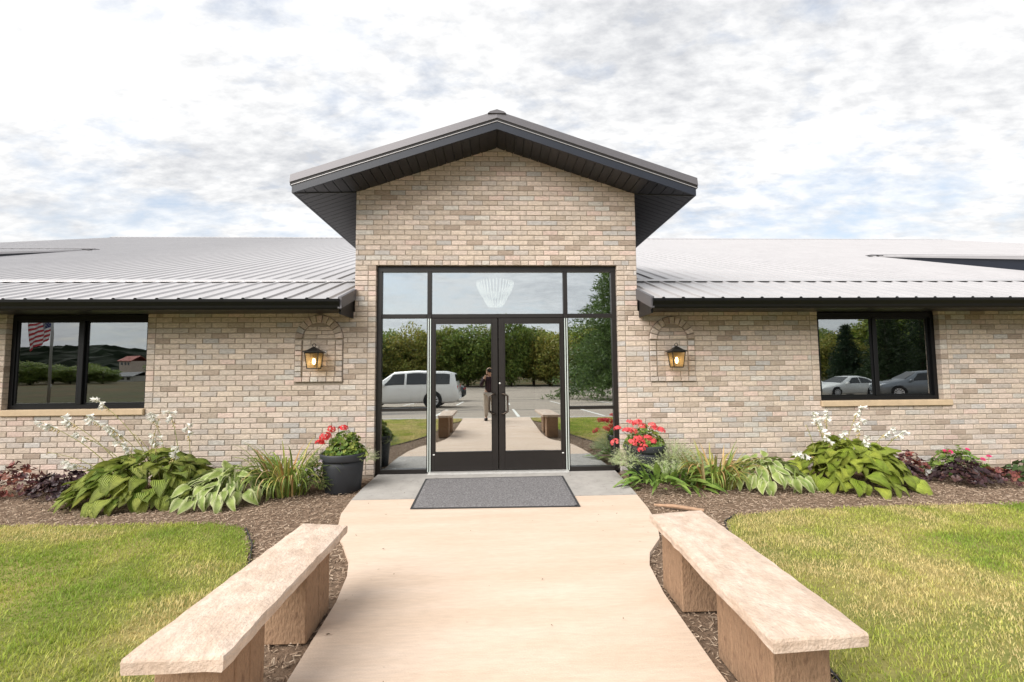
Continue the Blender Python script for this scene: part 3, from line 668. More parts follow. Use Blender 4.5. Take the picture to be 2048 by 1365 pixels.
def pane(x0, x1, z0, z1, par=None, y=.10): return MB().box(x0, x1, y - .003, y + .003, z0, z1).build('pane', m_glass, par or ent)
pane(-.926, .926, TB1 - .004, OZ - .073)
for s in (-1, 1):
    a, b = sorted((s * .986, s * (OX - .066)))
    pane(a, b, TB1 - .004, OZ - .073); pane(a, b, .885, TB0 + .003); pane(a, b, .06, .848)
for s in (-1, 1):
    x_out, x_in = s * .922, s * .006
    gx0, gx1 = (s * .878, s * .085)
    d = MB(); y0, y1 = SF0 - .002, SF0 + .043
    d.box(x_out, gx0, y0, y1, .035, 2.126, .003); d.box(gx1, x_in, y0, y1, .035, 2.126, .003)
    d.box(gx0, gx1, y0 + .001, y1 - .001, .035, .272); d.box(gx0, gx1, y0 + .001, y1 - .001, 2.060, 2.125)
    door = d.build('door', m_bronze, bld)
    MB().box(gx0 - s * -.004, gx1 + s * -.004, SF0 + .017, SF0 + .023, .27, 2.062).build('pane', m_glass, door)
    stop = MB(); bw = .012
    stop.box(gx0, gx0 - s * bw, y0 - .004, y0 + .01, .272, 2.06); stop.box(gx1, gx1 + s * bw, y0 - .004, y0 + .01, .272, 2.06); stop.box(gx0, gx1, y0 - .0035, y0 + .01, .272, .284); stop.box(gx0, gx1, y0 - .0035, y0 + .01, 2.048, 2.06); stop.build('glazing_bead', m_bronze, door)
    hx = s * .052; hz0, hz1 = .80, 1.07; ho = s * .075
    path = [(hx, y0, hz0), (hx, y0 - .05, hz0), (hx + ho * .3, y0 - .062, hz0), (hx + ho, y0 - .062, hz0 + .03), (hx + ho, y0 - .062, hz1 - .03), (hx + ho * .3, y0 - .062, hz1), (hx, y0 - .05, hz1), (hx, y0, hz1)]
    MB().tube(path, .0125, 10).build('handle', mat('handle_bronze', (.06, .045, .035), .35, .05, 10, metal=.6), door, True)
    MB().box(s * .90, s * .875, y0 - .003, y0 + .004, .245, .258).build('sticker', m_white, door)
    if s > 0: MB().lathe([(.0001, 0), (.014, 0), (.014, .008), (.0001, .009)], 14, s * .022, y0 - .009, 1.215, axis='y').build('lock', m_alu, door, True)
th = MB(); th.prism([(-.03, .001), (.0, .020), (.10, .026), (.14, .026), (.14, .001)], -.96, .96, 'x'); th.build('threshold', m_alu, bld)
# vestibule behind the glass
v = MB(); x0, x1, y0, y1, z0, z1 = -1.9, 1.9, .16, 5.0, .002, 3.62
v.quad((x0, y1, z0), (x1, y1, z0), (x1, y1, z1), (x0, y1, z1)); v.quad((x0, y0, z0), (x0, y1, z0), (x0, y1, z1), (x0, y0, z1)); v.quad((x1, y0, z0), (x1, y1, z0), (x1, y1, z1), (x1, y0, z1)); v.quad((x0, y0, z1), (x1, y0, z1), (x1, y1, z1), (x0, y1, z1))
ves = v.build('vestibule', m_wall_in, bld)
MB().quad((x0, .14, .001), (x1, .14, .001), (x1, y1, .001), (x0, y1, .001)).build('floor', m_floor_in, ves)
MB().box(-.95, .95, 4.9, 4.98, .003, 2.2).build('inner_doorway', m_bronze, ves)
# ================================================================== things at the entrance
# ---- benches of cast stone
def bench(label, quad, legs, seed):
    r = random.Random(seed); cx = sum(p[0] for p in quad) / 4; cy = sum(p[1] for p in quad) / 4
    t = thing('stone_bench', label, 'bench', (cx, cy, -.03), group='cast stone benches along the walk')
    (ax, ay), (bx, by), (dx, dy), (ex, ey) = quad            # far outer, far inner, near inner, near outer
    n, m = 22, 6; Z1, Z0 = .452 + .03, .398 + .03
    def P(i, j, z):
        u, v = i / n, j / m; ix = ax + (bx - ax) * v; iy = ay + (by - ay) * v; jx = ex + (dx - ex) * v; jy = ey + (dy - ey) * v
        w = (r.uniform(-.004, .004) if j in (0, m) else 0); wy = (r.uniform(-.003, .003) if i in (0, n) else 0)
        return (ix + (jx - ix) * u - cx + w, iy + (jy - iy) * u - cy + wy, z)
    V = [P(i, j, Z1 + r.uniform(-.0012, .0012) - (.006 if (i in (0, n) or j in (0, m)) else 0)) for i in range(n + 1) for j in range(m + 1)]
    F = [(i * (m + 1) + j, (i + 1) * (m + 1) + j, (i + 1) * (m + 1) + j + 1, i * (m + 1) + j + 1) for i in range(n) for j in range(m)]
    loop = [i * (m + 1) for i in range(n + 1)] + [n * (m + 1) + j for j in range(1, m + 1)] + [i * (m + 1) + m for i in range(n - 1, -1, -1)] + [j for j in range(m - 1, 0, -1)]
    k = len(loop); b = len(V); cxl = sum(V[i][0] for i in loop) / k; cyl = sum(V[i][1] for i in loop) / k
    for lev, (z, sc) in enumerate(((Z1 - .016, .004), (Z1 - .035, .003), (Z0 + .006, .003), (Z0, -.003))):
        for i in loop:
            x, y, _ = V[i]; d = Vector((x - cxl, (y - cyl) * .3, 0)).normalized()
            V.append((x + d.x * (sc + r.uniform(-.002, .002)), y + math.copysign(sc, y - cyl) * (abs(y - cyl) > .55), z + r.uniform(-.002, .002)))
    rings = [loop] + [list(range(b + q * k, b + (q + 1) * k)) for q in range(4)]
    for q in range(4): F += [(rings[q][i], rings[q][(i + 1) % k], rings[q + 1][(i + 1) % k], rings[q + 1][i]) for i in range(k)]
    F.append(tuple(rings[4]))
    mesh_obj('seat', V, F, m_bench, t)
    for x0, x1, y0, y1, spl in legs:
        # each pedestal is cast as upright boards side by side
        cuts = [y0] + [y0 + (y1 - y0) * s for s in spl] + [y1]
        mb = MB()
        for a, c in zip(cuts[:-1], cuts[1:]):
            o = r.uniform(-.004, .004)
            mb.box(x0 - cx + o, x1 - cx + o, a - cy + (.002 if a != y0 else 0), c - cy - (.002 if c != y1 else 0), 0.0, Z0 - .001 - r.uniform(0, .001), .006)
        mb.box(x0 - cx + .01, x1 - cx - .01, y0 - cy + .01, y1 - cy - .01, .0, Z0 - .004)
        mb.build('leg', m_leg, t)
    return t
bench('rough tan stone bench with worn edges beside the greener lawn', [(-1.256, -3.229), (-.966, -3.284), (-.96, -4.543), (-1.294, -4.546)], [(-1.26, -1.045, -3.67, -3.34, (.5,)), (-1.28, -1.045, -4.41, -4.09, (.3, .62))], 3)
bench('smooth pale stone bench beside the drier lawn', [(1.328, -3.14), (.961, -3.199), (.918, -4.551), (1.283, -4.526)], [(1.045, 1.285, -3.48, -3.17, (.6,)), (1.045, 1.285, -4.33, -3.88, (.35, .7))], 5)
# ---- door mat
t = thing('door_mat', 'charcoal carpet door mat with rubber border before the glass doors', 'mat', (-.05, -.89, 0))
A = [G(820, 1019), G(1161, 1014), G(1126, 953), G(851, 959)]; A = [(p.x + .05, p.y + .89) for p in A]
def shrink(P, d):
    c = (sum(p[0] for p in P) / 4, sum(p[1] for p in P) / 4); return [(p[0] + math.copysign(d, c[0] - p[0]), p[1] + math.copysign(d, c[1] - p[1])) for p in P]
MB().prism(A, .001, .007, 'z').build('border', m_rubber, t); 
B = shrink(A, .025); nn = 40; V = []
for i in range(nn + 1):
    for j in range(nn + 1):
        u, v = i / nn, j / nn
        x = (B[0][0] * (1 - u) + B[1][0] * u) * (1 - v) + (B[3][0] * (1 - u) + B[2][0] * u) * v; y = (B[0][1] * (1 - u) + B[1][1] * u) * (1 - v) + (B[3][1] * (1 - u) + B[2][1] * u) * v
        V.append((x, y, .0125 + rnd.uniform(-.0015, .0015) if 0 < i < nn and 0 < j < nn else .007))
mesh_obj('carpet', V, [(i * (nn + 1) + j, (i + 1) * (nn + 1) + j, (i + 1) * (nn + 1) + j + 1, i * (nn + 1) + j + 1) for i in range(nn) for j in range(nn)], m_mat, t)
# ---- wall lanterns
m_amber = bpy.data.materials.new('seeded_glass'); m_amber.use_nodes = True
tt = m_amber.node_tree; N = tt.nodes; N.remove(N['Principled BSDF'])
a1 = N.new('ShaderNodeBsdfTransparent'); a1.inputs[0].default_value = (.95, .86, .70, 1); a2 = N.new('ShaderNodeBsdfTranslucent'); a2.inputs[0].default_value = (.9, .72, .45, 1); a3 = N.new('ShaderNodeMixShader'); a3.inputs[0].default_value = .30
tt.links.new(a1.outputs[0], a3.inputs[1]); tt.links.new(a2.outputs[0], a3.inputs[2]); tt.links.new(a3.outputs[0], N['Material Output'].inputs[0])
m_bulb = mat('lit_bulb', (1, .8, .5), .5, 0, emit=(1.0, .70, .34), estr=6)
def lantern(label, x, z):
    t = thing('wall_lantern', label, 'lantern', (x, -.006, z), group='black wall lanterns in the arched niches')
    yc = -.135
    MB().box(-.055, .055, -.026, -.0, -.11, .085, .006).build('backplate', m_iron, t)
    MB().tube([(0, -.02, .06), (0, -.08, .085), (0, yc, .083)], .010, 8).build('arm', m_iron, t, True)
    rf = MB(); a = .112
    for (r0, z0), (r1, z1) in (((a, .075), (a, .084)), ((a, .084), (.065, .108)), ((.065, .108), (.024, .142)), ((.024, .142), (.012, .15))):
        q0 = [(-r0, yc - r0, z0), (r0, yc - r0, z0), (r0, yc + r0, z0), (-r0, yc + r0, z0)]; q1 = [(-r1, yc - r1, z1), (r1, yc - r1, z1), (r1, yc + r1, z1), (-r1, yc + r1, z1)]
        rf.add(q0 + q1, [(i, (i + 1) % 4, (i + 1) % 4 + 4, i + 4) for i in range(4)])
    rf.quad((-a, yc - a, .075), (a, yc - a, .075), (a, yc + a, .075), (-a, yc + a, .075)); rf.build('roof', m_iron, t)
    MB().tube([(.022 * math.sin(q), yc, .172 - .022 * math.cos(q)) for q in [2 * PI * i / 16 for i in range(17)]], .0045, 6).build('ring', m_iron, t, True)
    b0, b1, z0, z1 = .064, .088, -.135, .074
    cage = MB()
    C = [(-1, -1), (1, -1), (1, 1), (-1, 1)]
    for i, (sx, sy) in enumerate(C):
        cage.tube([(sx * b0, yc + sy * b0, z0), (sx * b1, yc + sy * b1, z1)], .0062, 6)
        nx, ny = C[(i + 1) % 4]
        cage.tube([(sx * b0, yc + sy * b0, z0), (nx * b0, yc + ny * b0, z0)], .0075, 6); cage.tube([(sx * b1, yc + sy * b1, z1 - .004), (nx * b1, yc + ny * b1, z1 - .004)], .007, 6)
    cage.build('cage', m_iron, t)
    for i, (sx, sy) in enumerate(C):
        nx, ny = C[(i + 1) % 4]
        MB().quad((sx * b0, yc + sy * b0, z0), (nx * b0, yc + ny * b0, z0), (nx * b1, yc + ny * b1, z1), (sx * b1, yc + sy * b1, z1)).build('pane', m_amber, t)
    MB().lathe([(.0001, -.085), (.008, -.082), (.017, -.065), (.021, -.045), (.017, -.02), (.010, 0), (.010, .03)], 12, 0, yc, 0).build('bulb', m_bulb, t, True)
    MB().lathe([(.011, -.001), (.013, 0), (.013, .074)], 10, 0, yc, 0).build('socket', m_iron, t, True)
lantern('lit black lantern in the arched niche by the flag window', *[W(628, 717, -.14)[i] for i in (0, 2)])
lantern('lit black lantern in the arched niche by the window that mirrors parked cars', *[W(1353, 715, -.14)[i] for i in (0, 2)])

# ---- plants
def leaf(L, Wd, curl, fold=.1, rib=.004, nu=7, base=.06, pw=.8, tip=.75, wave=0.0, seed=0, stalk=0.0, nv=(-1, -.8, -.4, 0, .4, .8, 1)):
    r = random.Random(seed); mb = MB(); m = len(nv); ph = r.uniform(0, 6)
    for i in range(nu + 1):
        u = i / nu; w = Wd / 2 * max(.02, math.sin(PI * min(1, (u * (1 - base) + base) ** pw))) ** tip
        if i == nu: w = Wd * .015
        for j, v in enumerate(nv):
            z = -curl * L * u * u + fold * abs(v) * w + (rib if j % 2 else -rib) * math.sin(PI * min(1, u + .1)) + wave * math.sin(u * 9 + ph + (v > 0) * 2) * abs(v)
            x = L * u * (1 - .25 * curl * u)
            e = 1.0 if abs(v) > .99 else (.55 if abs(v) > .7 else 0.0)
            mb.v.append((x, v * w, z)); mb.c.append((e, (v + 1) / 2, u))
    mb.f += [(i * m + j, (i + 1) * m + j, (i + 1) * m + j + 1, i * m + j + 1) for i in range(nu) for j in range(m - 1)]
    if stalk:
        n = len(mb.v); s = stalk
        mb.v += [(-s, -.003, -s * .9), (-s, .003, -s * .9), (-s * .4, -.004, -s * .22), (-s * .4, .004, -s * .22), (.01, -.004, 0), (.01, .004, 0)]; mb.c += [(0, 0, 0)] * 6
        mb.f += [(n, n + 1, n + 3, n + 2), (n + 2, n + 3, n + 5, n + 4)]
    return mb
def rot(az, pitch, roll=0.0): return (Matrix.Rotation(az, 3, 'Z') @ Matrix.Rotation(-pitch, 3, 'Y') @ Matrix.Rotation(roll, 3, 'X')).to_euler()
m_hosta = leafmat('hosta_leaf', (.17, .27, .035), (.50, .54, .12), edge=(.22, .27, .05), trans=.25, rough=.52, veins=1.0)
m_hostb = leafmat('hosta_leaf_lime', (.25, .35, .04), (.50, .56, .09), edge=(.28, .34, .06), trans=.28, rough=.52, veins=.9)
m_vari = leafmat('variegated_leaf', (.17, .25, .06), (.32, .40, .11), edge=(.55, .57, .32), trans=.22, rough=.45, veins=.4)
m_stem = leafmat('flower_stem', (.20, .22, .07), (.30, .27, .10), trans=.1)
m_petal = leafmat('white_petal', (.78, .78, .74), (.86, .85, .80), trans=.3, rough=.6)
m_bud = leafmat('faded_bud', (.45, .33, .15), (.55, .45, .22), trans=.2)
def flower_mesh(nm, ln=.05, wd=.016):
    mb = MB()
    for k in range(6):
        a = k * PI / 3; ca, sa = math.cos(a), math.sin(a); P = []
        for u, r_, w in ((0, .003, .003), (.5, .007, wd * .4), (.8, .014, wd * .55), (1, .026, .002)):
            P += [(ca * r_ - sa * w, sa * r_ + ca * w, -u * ln), (ca * r_ + sa * w, sa * r_ - ca * w, -u * ln)]
        mb.add(P, [(0, 1, 3, 2), (2, 3, 5, 4), (4, 5, 7, 6)])
    return mb.mesh(nm, m_petal, True)
fl_me = flower_mesh('hosta_flower'); bud_me = MB().lathe([(.0005, 0), (.004, -.008), (.005, -.018), (.0005, -.03)], 6).mesh('hosta_bud', m_bud, True)
def stalks(t, tops, r, bud_only=()):
    base = t.location
    for i, (px, py, dy, bx) in enumerate(tops):
        y = base.y + dy; top = W(px, py, y) - base; b = Vector((bx, dy * .5, .12))
        c = (b + top) / 2 + Vector(((b.x - top.x) * .22, 0, .10)); path = [b * (1 - u) ** 2 + c * 2 * u * (1 - u) + top * u * u for u in [k / 10 for k in range(11)]]
        st = MB().tube(path, [.006 - .0036 * k / 10 for k in range(11)], 6).build('flower_stalk', m_stem, t, True)
        if i in bud_only:
            for k in range(7): link('bud', bud_me, st, path[10 - k // 2] + Vector((r.uniform(-.008, .008), r.uniform(-.008, .008), -.008 * k)), (r.uniform(-1, 1), r.uniform(-1, 1), 0), (.8,) * 3)
            continue
        d = (path[10] - path[8]).normalized()
        for k in range(11):
            s = k * .022; q = top - d * s + Vector((0, 0, .004))
            az = r.uniform(0, 2 * PI); til = r.uniform(.5, 1.15) + (.5 if k < 2 else 0)
            o = link('flower' if k < 6 else 'bud', fl_me if k < 6 else bud_me, st, q, (Matrix.Rotation(az, 3, 'Z') @ Matrix.Rotation(til, 3, 'Y')).to_euler(), (r.uniform(1.0, 1.5),) * 3)
def dome(t, meshes, n, rx, ry, h, L, r, ymax, pit=(.55, -.75), name='leaf', zmin=.05, sc=(.8, 1.15), front=1.0):
    """leaves laid like shingles over a dome; t.location is the middle of the clump"""
    k = 0; tries = 0
    while k < n and tries < n * 6:
        tries += 1
        u = math.sqrt((k + r.random()) / n); az = k * 2.39996 + r.uniform(-.35, .35)
        x, y = math.cos(az) * u * rx * .82, math.sin(az) * u * ry * .82
        z = h * (1 - u ** 2.2) * r.uniform(.85, 1.08) + zmin + .03
        az2 = math.atan2(y / ry * rx, x) + r.uniform(-.5, .5); pitch = pit[0] + (pit[1] - pit[0]) * u + r.uniform(-.42, .42)
        s = r.uniform(*sc)
        if t.location.y + y + math.sin(az2) * L * s * math.cos(pitch) > ymax: k += 1; continue
        tipz = z + L * s * math.sin(pitch) - L * .25
        if tipz < -.0: z += -tipz * .7
        link(name, r.choice(meshes), t, (x, y, z), rot(az2, pitch, r.uniform(-.7, .7)), (s, s * r.uniform(.85, 1.15), s)); k += 1
hos_me = [leaf(.27, .20, c, .16, .0045, 8, .10, .62, .8, .010, i, .22).mesh('hosta_leaf', m_hosta, True) for i, c in enumerate((.25, .45, .65, .85, .5))]
hob_me = [leaf(.26, .215, c, .13, .004, 8, .12, .60, .8, .010, i + 9, .22).mesh('hosta_leaf_lime', m_hostb, True) for i, c in enumerate((.25, .45, .65, .85, .5))]
var_me = [leaf(.17, .095, c, .18, .003, 7, .08, .7, .8, .005, i + 20, .14).mesh('variegated_leaf', m_vari, True) for i, c in enumerate((.3, .5, .75, .6))]
r = random.Random(11)
t = thing('hosta', 'big dark green hosta with tall leaning white flower stalks under the flag window', 'hosta', (-4.02, -.78, -.03), group='hostas by the wall')
dome(t, hos_me, 320, .92, .68, .40, .20, r, -.06, (.6, -.42), sc=(.4, .85))
stalks(t, [(82, 845, -.15, -.2), (122, 835, -.1, -.15), (172, 832, .1, -.1), (212, 848, 0, -.05), (193, 800, .25, 0), (302, 826, .3, .1), (338, 823, .4, .2), (374, 848, .3, .35), (132, 925, -.2, -.35), (268, 868, .1, .1), (312, 870, -.1, .1), (358, 895, -.2, .3), (150, 868, .2, -.2), (318, 838, -.2, .05), (96, 905, .1, -.4), (240, 885, -.25, 0), (224, 862, .2, 0)], r, (9, 13, 14))
t = thing('hosta', 'lime green hosta with upright white flower stalks under the window that mirrors parked cars', 'hosta', (4.30, -.74, -.03), group='hostas by the wall')
dome(t, hob_me, 270, .80, .64, .42, .20, r, -.06, (.6, -.5), sc=(.45, .88))
stalks(t, [(1626, 825, 0, -.25), (1640, 840, .2, -.2), (1646, 866, -.1, -.2), (1690, 862, .1, -.05), (1722, 815, .3, .05), (1720, 838, -.05, .1), (1728, 872, -.2, .1), (1786, 858, .1, .2), (1812, 862, 0, .3), (1612, 850, .2, -.3), (1596, 905, -.2, -.4), (1655, 822, .3, -.15)], r, (9,))
t = thing('variegated_hosta', 'low hosta with cream edged leaves between the dark hosta and the grassy clump', 'hosta', (-3.10, -.84, -.03), group='low variegated hostas')
dome(t, var_me, 190, .70, .60, .22, .17, r, -.05)
t = thing('variegated_hosta', 'low hosta with cream edged leaves beside the lime green hosta', 'hosta', (3.22, -.72, -.03), group='low variegated hostas')
dome(t, var_me, 130, .62, .55, .24, .17, r, -.05)
# strap leaved clumps
def strap(L, w, arch, seed, nu=8):
    mb = MB(); r_ = random.Random(seed); tw = r_.uniform(-.4, .4)
    for i in range(nu + 1):
        u = i / nu; ang = 1.35 - arch * u * u; 
        if i == 0: x = z = 0
        else: x += math.cos(ang) * L / nu; z += math.sin(ang) * L / nu
        ww = w * (1 - .15 * u) * (1 if u < .6 else (1 - u) / .4 * .95 + .05)
        for v in (-1, 0, 1): mb.v.append((x, v * ww / 2 + tw * u * u * .03, z + abs(v) * ww * .25)); mb.c.append((0, 0, 0))
    mb.f += [(i * 3 + j, (i + 1) * 3 + j, (i + 1) * 3 + j + 1, i * 3 + j + 1) for i in range(nu) for j in (0, 1)]
    return mb
m_strap = leafmat('daylily_leaf', (.12, .20, .035), (.30, .37, .09), trans=.25, rough=.42)
m_strapy = leafmat('yellowing_leaf', (.20, .25, .05), (.42, .36, .10), trans=.25, rough=.45)
m_strapd = leafmat('dry_leaf', (.40, .22, .07), (.46, .36, .19), trans=.2, rough=.6)
def clump(t, n, L, w, spread, mats, wts, r, ymax, archs=(.6, 3.0)):
    ms = [[strap(L * q, w, a, 40 + i * 7 + k).mesh('strap_leaf', m, True) for i, (q, a) in enumerate(((1.0, archs[0]), (1.05, archs[0] * .5 + archs[1] * .5), (.95, archs[1]), (.8, archs[1] * .85), (1.1, archs[1] * .75)))] for k, m in enumerate(mats)]
    for i in range(n):
        az = r.uniform(0, 2 * PI); rr = spread * math.sqrt(r.random()); s = r.uniform(.7, 1.12); y = math.sin(az) * rr * .7
        reach = L * s * .75
        if t.location.y + y + math.sin(az) * reach > ymax: az = -abs(math.asin(min(1, max(-1, math.sin(az))))) if math.cos(az) > 0 else PI + abs(math.asin(math.sin(az))) * .6
        link('leaf', r.choice(r.choices(ms, wts)[0]), t, (math.cos(az) * rr, y, 0), (0, 0, az + r.uniform(-.3, .3)), (s, r.uniform(.8, 1.2), s))
t = thing('daylily', 'green daylily clump with long arching leaves beside the charcoal pot', 'daylily', (-2.50, -.74, -.03), group='daylily clumps')
clump(t, 200, .72, .021, .26, [m_strap, m_strapy, m_strapd], [.74, .16, .10], r, -.03, (1.0, 3.3))
t = thing('daylily', 'yellowing daylily clump with withered leaves beside the cream edged hosta', 'daylily', (2.60, -.74, -.03), group='daylily clumps')
clump(t, 170, .54, .024, .30, [m_strap, m_strapy, m_strapd], [.38, .42, .20], r, -.03)
# broad lance leaves by the pot of red geraniums
m_lance = leafmat('lance_leaf', (.10, .19, .035), (.25, .35, .08), trans=.22, rough=.4)
lan_me = [leaf(.24, .065, c, .25, .001, 7, .05, .75, .8, .006, i + 60, 0, (-1, -.5, 0, .5, 1)).mesh('lance_leaf', m_lance, True) for i, c in enumerate((.15, .4, .7, 1.0))]
t = thing('leafy_perennial', 'dark green clump of broad lance leaves at the foot of the geranium pot', 'perennial', (2.04, -.72, -.03))
for i in range(110):
    az = r.uniform(0, 2 * PI); rr = .42 * math.sqrt(r.random()); y = math.sin(az) * rr * .75; pit = 1.25 - rr * 1.6 + r.uniform(-.35, .3); s = r.uniform(.7, 1.2)
    link('leaf', r.choice(lan_me), t, (math.cos(az) * rr * 1.15, y, .01 + r.uniform(0, .16)), rot(az + r.uniform(-.8, .8), pit, r.uniform(-.5, .5)), (s, s, s))
# ---- pots and what grows in them
def pot(label, x, y):
    t = thing('planter_pot', label, 'pot', (x, y, -.035), group='charcoal planter pots at the doors')
    MB().lathe([(.0001, .002), (.195, .002), (.205, .012), (.232, .30), (.238, .385), (.222, .385)], 40).build('body', m_pot, t, True)
    MB().lathe([(.236, .375), (.258, .372), (.264, .39), (.270, .445), (.266, .458), (.248, .458), (.236, .44), (.232, .40)], 40).build('rim', m_pot, t, True)
    MB().lathe([(.0001, .425), (.12, .430), (.236, .415)], 30).build('soil', m_soil, t, True)
    return t
pL = pot('charcoal pot with a few red geraniums beside the green daylily', -1.885, -.60)
pR = pot('charcoal pot crowded with red geraniums and silver trailing foliage', 1.90, -.33)
m_ger = leafmat('geranium_leaf', (.10, .185, .03), (.22, .30, .06), attr=True, trans=.25, rough=.5)
m_red = leafmat('red_petal', (.62, .03, .035), (.72, .06, .07), trans=.25, rough=.55)
m_coral = leafmat('coral_petal', (.80, .08, .10), (.85, .17, .17), trans=.25, rough=.55)
def round_leaves(n, rx, ry, h, z0, size, cols, r, up=.8):
    V, F, C = [], [], []
    for i in range(n):
        a = r.uniform(0, 2 * PI); u = math.sqrt(r.random()); x, y = math.cos(a) * u * rx, math.sin(a) * u * ry; z = z0 + h * (1 - u * u) * r.uniform(.35, 1.0)
        s = size * r.uniform(.6, 1.15); e = rot(a + r.uniform(-.7, .7), r.uniform(-.9, .5) - .5 * u, r.uniform(-.5, .5)).to_matrix(); k = len(V)
        c = r.choice(cols); q = r.uniform(.75, 1.2); c = tuple(v * q for v in c)
        V.append((x, y, z)); C.append(tuple(v * .8 for v in c))
        for j in range(9):
            b = -2.8 + 5.6 * j / 8; w = s * (1 + .1 * math.sin(j * 2.6)); p = e @ Vector((math.cos(b) * w, math.sin(b) * w, s * (.18 if j % 2 else .32))); V.append((x + p.x, y + p.y, z + p.z)); C.append(c)
        F += [(k, k + 1 + j, k + 2 + j) for j in range(8)]
    return V, F, C
def head_mesh(m, seed):
    r_ = random.Random(seed); mb = MB()
    for i in range(34):
        d = Vector((r_.gauss(0, 1), r_.gauss(0, 1), abs(r_.gauss(0, .8)) + .05)).normalized(); c = d * .040 * Vector((1, 1, .75)).dot(Vector((1, 1, .75))) ** 0 ; c.z *= .75
        a = d.orthogonal().normalized(); b = d.cross(a); s = r_.uniform(.010, .015); P = [c + d * .003]
        for k in range(5):
            an = k * 2 * PI / 5 + r_.uniform(0, .5); P += [c + (a * math.cos(an - .45) + b * math.sin(an - .45)) * s * .8 + d * .004, c + (a * math.cos(an) + b * math.sin(an)) * s * 1.15 + d * .007, c + (a * math.cos(an + .45) + b * math.sin(an + .45)) * s * .8 + d * .004]
        mb.add(P, [(0, 1 + 3 * k, 2 + 3 * k, 3 + 3 * k) for k in range(5)])
    return mb.mesh('geranium_head', m)
heads_r = [head_mesh(m_red, i) for i in range(3)]; heads_c = [head_mesh(m_coral, 5 + i) for i in range(3)]
GC = [(.10, .185, .03), (.16, .24, .045), (.22, .30, .07), (.27, .31, .06)]
def geranium(label, P, n, rx, ry, h, heads, ms, r, cxy=(0, 0)):
    base = P.location + Vector((cxy[0], cxy[1], .43)); t = thing('geranium', label, 'geranium', base, group='red geraniums in pots')
    V, F, C = round_leaves(n, rx, ry, h, .0, .034, GC, r); tag(mesh_obj('foliage', V, F, m_ger, t, C), kind='stuff')
    for px, py, dy in heads:
        top = W(px, py, base.y + dy) - base; b = Vector((top.x * .45, dy * .5, max(0, top.z * .25)))
        c = (b + top) / 2 + Vector((-top.x * .1, 0, .02)); MB().tube([b * (1 - u) ** 2 + c * 2 * u * (1 - u) + top * u * u for u in (0, .25, .5, .75, 1)], .003, 5).build('stem', m_stem, t, True)
        s = r.uniform(1.1, 1.5); link('flower_head', r.choice(ms), t, top - Vector((0, 0, .008)), (r.uniform(-.3, .5), r.uniform(-.4, .4), r.uniform(0, 6)), (s, s, s))
geranium('leafy geranium with four red flower heads in the pot by the daylily', pL, 380, .25, .22, .30, [(662, 858, -.05), (686, 857, -.05), (651, 873, -.1), (640, 886, -.12)], heads_r, r, (.02, 0))
geranium('geranium crowded with coral red flower heads in the pot by the silver foliage', pR, 330, .26, .24, .28,
         [(1260, 845, 0), (1275, 846, -.02), (1284, 852, -.02), (1304, 850, 0), (1309, 857, .02), (1235, 857, -.05), (1254, 862, -.15), (1264, 863, -.15), (1276, 877, -.2), (1294, 876, -.18), (1302, 880, -.15), (1264, 886, -.22), (1280, 884, -.2), (1230, 884, -.1), (1283, 898, -.25), (1287, 893, -.24), (1320, 861, .03)], heads_c, r)
# silvery feathery foliage and trailing petunias
m_silver = leafmat('silver_foliage', (.30, .36, .20), (.42, .47, .28), attr=True, trans=.3, rough=.6)
def feather(name, label, cat, base, n, rx, ry, z0, h, L, cols, r, m, droop=0.0, sub=9, w=.0028):
    V, F, C = [], [], []
    for i in range(n):
        a = r.uniform(0, 2 * PI); u = math.sqrt(r.random()); p = Vector((math.cos(a) * u * rx, math.sin(a) * u * ry, z0 + h * (1 - u * u) * r.random()))
        d = Vector((math.cos(a) * u * 1.1 + r.uniform(-.3, .3), math.sin(a) * u + r.uniform(-.3, .3), r.uniform(.3, 1.0) - droop * u)).normalized(); c = r.choice(cols); q = r.uniform(.8, 1.2); c = tuple(v * q for v in c)
        l = L * r.uniform(.6, 1.2); sd = d.orthogonal().normalized()
        for k in range(sub):
            s = (k + .5) / sub; o = p + d * l * s; e = (d * .7 + Matrix.Rotation(k * 2.4, 3, d) @ sd).normalized() * l * .22 * (1.1 - s * .6); ww = d.cross(e).normalized() * w
            n0 = len(V); V += [tuple(o - ww), tuple(o + ww), tuple(o + e)]; F.append((n0, n0 + 1, n0 + 2)); C += [c] * 3
        ww = sd * .0018; n0 = len(V); V += [tuple(p - ww), tuple(p + ww), tuple(p + d * l)]; F.append((n0, n0 + 1, n0 + 2)); C += [c] * 3
    t = thing(name, label, cat, base); tag(mesh_obj('foliage', V, F, m, t, C), kind='stuff'); return t
SC = [(.44, .50, .28), (.54, .59, .37), (.36, .43, .20)]
b = pR.location
feather('silver_artemisia', 'silver green feathery foliage spilling from the geranium pot over the lance leaves', 'artemisia', (b.x + .32, b.y - .12, .0), 900, .34, .24, .12, .34, .17, SC, r, m_silver, .3)
feather('silver_artemisia', 'wisp of silver green feathery foliage spilling from the geranium pot towards the doors', 'artemisia', (b.x - .26, b.y - .12, .0), 320, .13, .15, .20, .24, .13, SC, r, m_silver, .5)
b = pL.location
feather('silver_artemisia', 'small silver green sprig on the daylily pot beside the door frame', 'artemisia', (b.x + .25, b.y + .06, .30), 110, .09, .12, .02, .14, .10, SC, r, m_silver, .5)
t = feather('trailing_petunia', 'trailing petunia with small pale purple flowers hanging from the pot by the daylily', 'petunia', (b.x - .26, b.y - .12, .05), 420, .16, .17, .04, .36, .09, [(.07, .12, .03), (.12, .17, .045), (.16, .19, .06)], r, m_ger, .9, 8, .006)
m_pet = leafmat('petunia_petal', (.55, .48, .55), (.72, .68, .70), trans=.3); m_eye = mat('petunia_eye', (.08, .02, .08), .6, .1)
pet = MB(); 
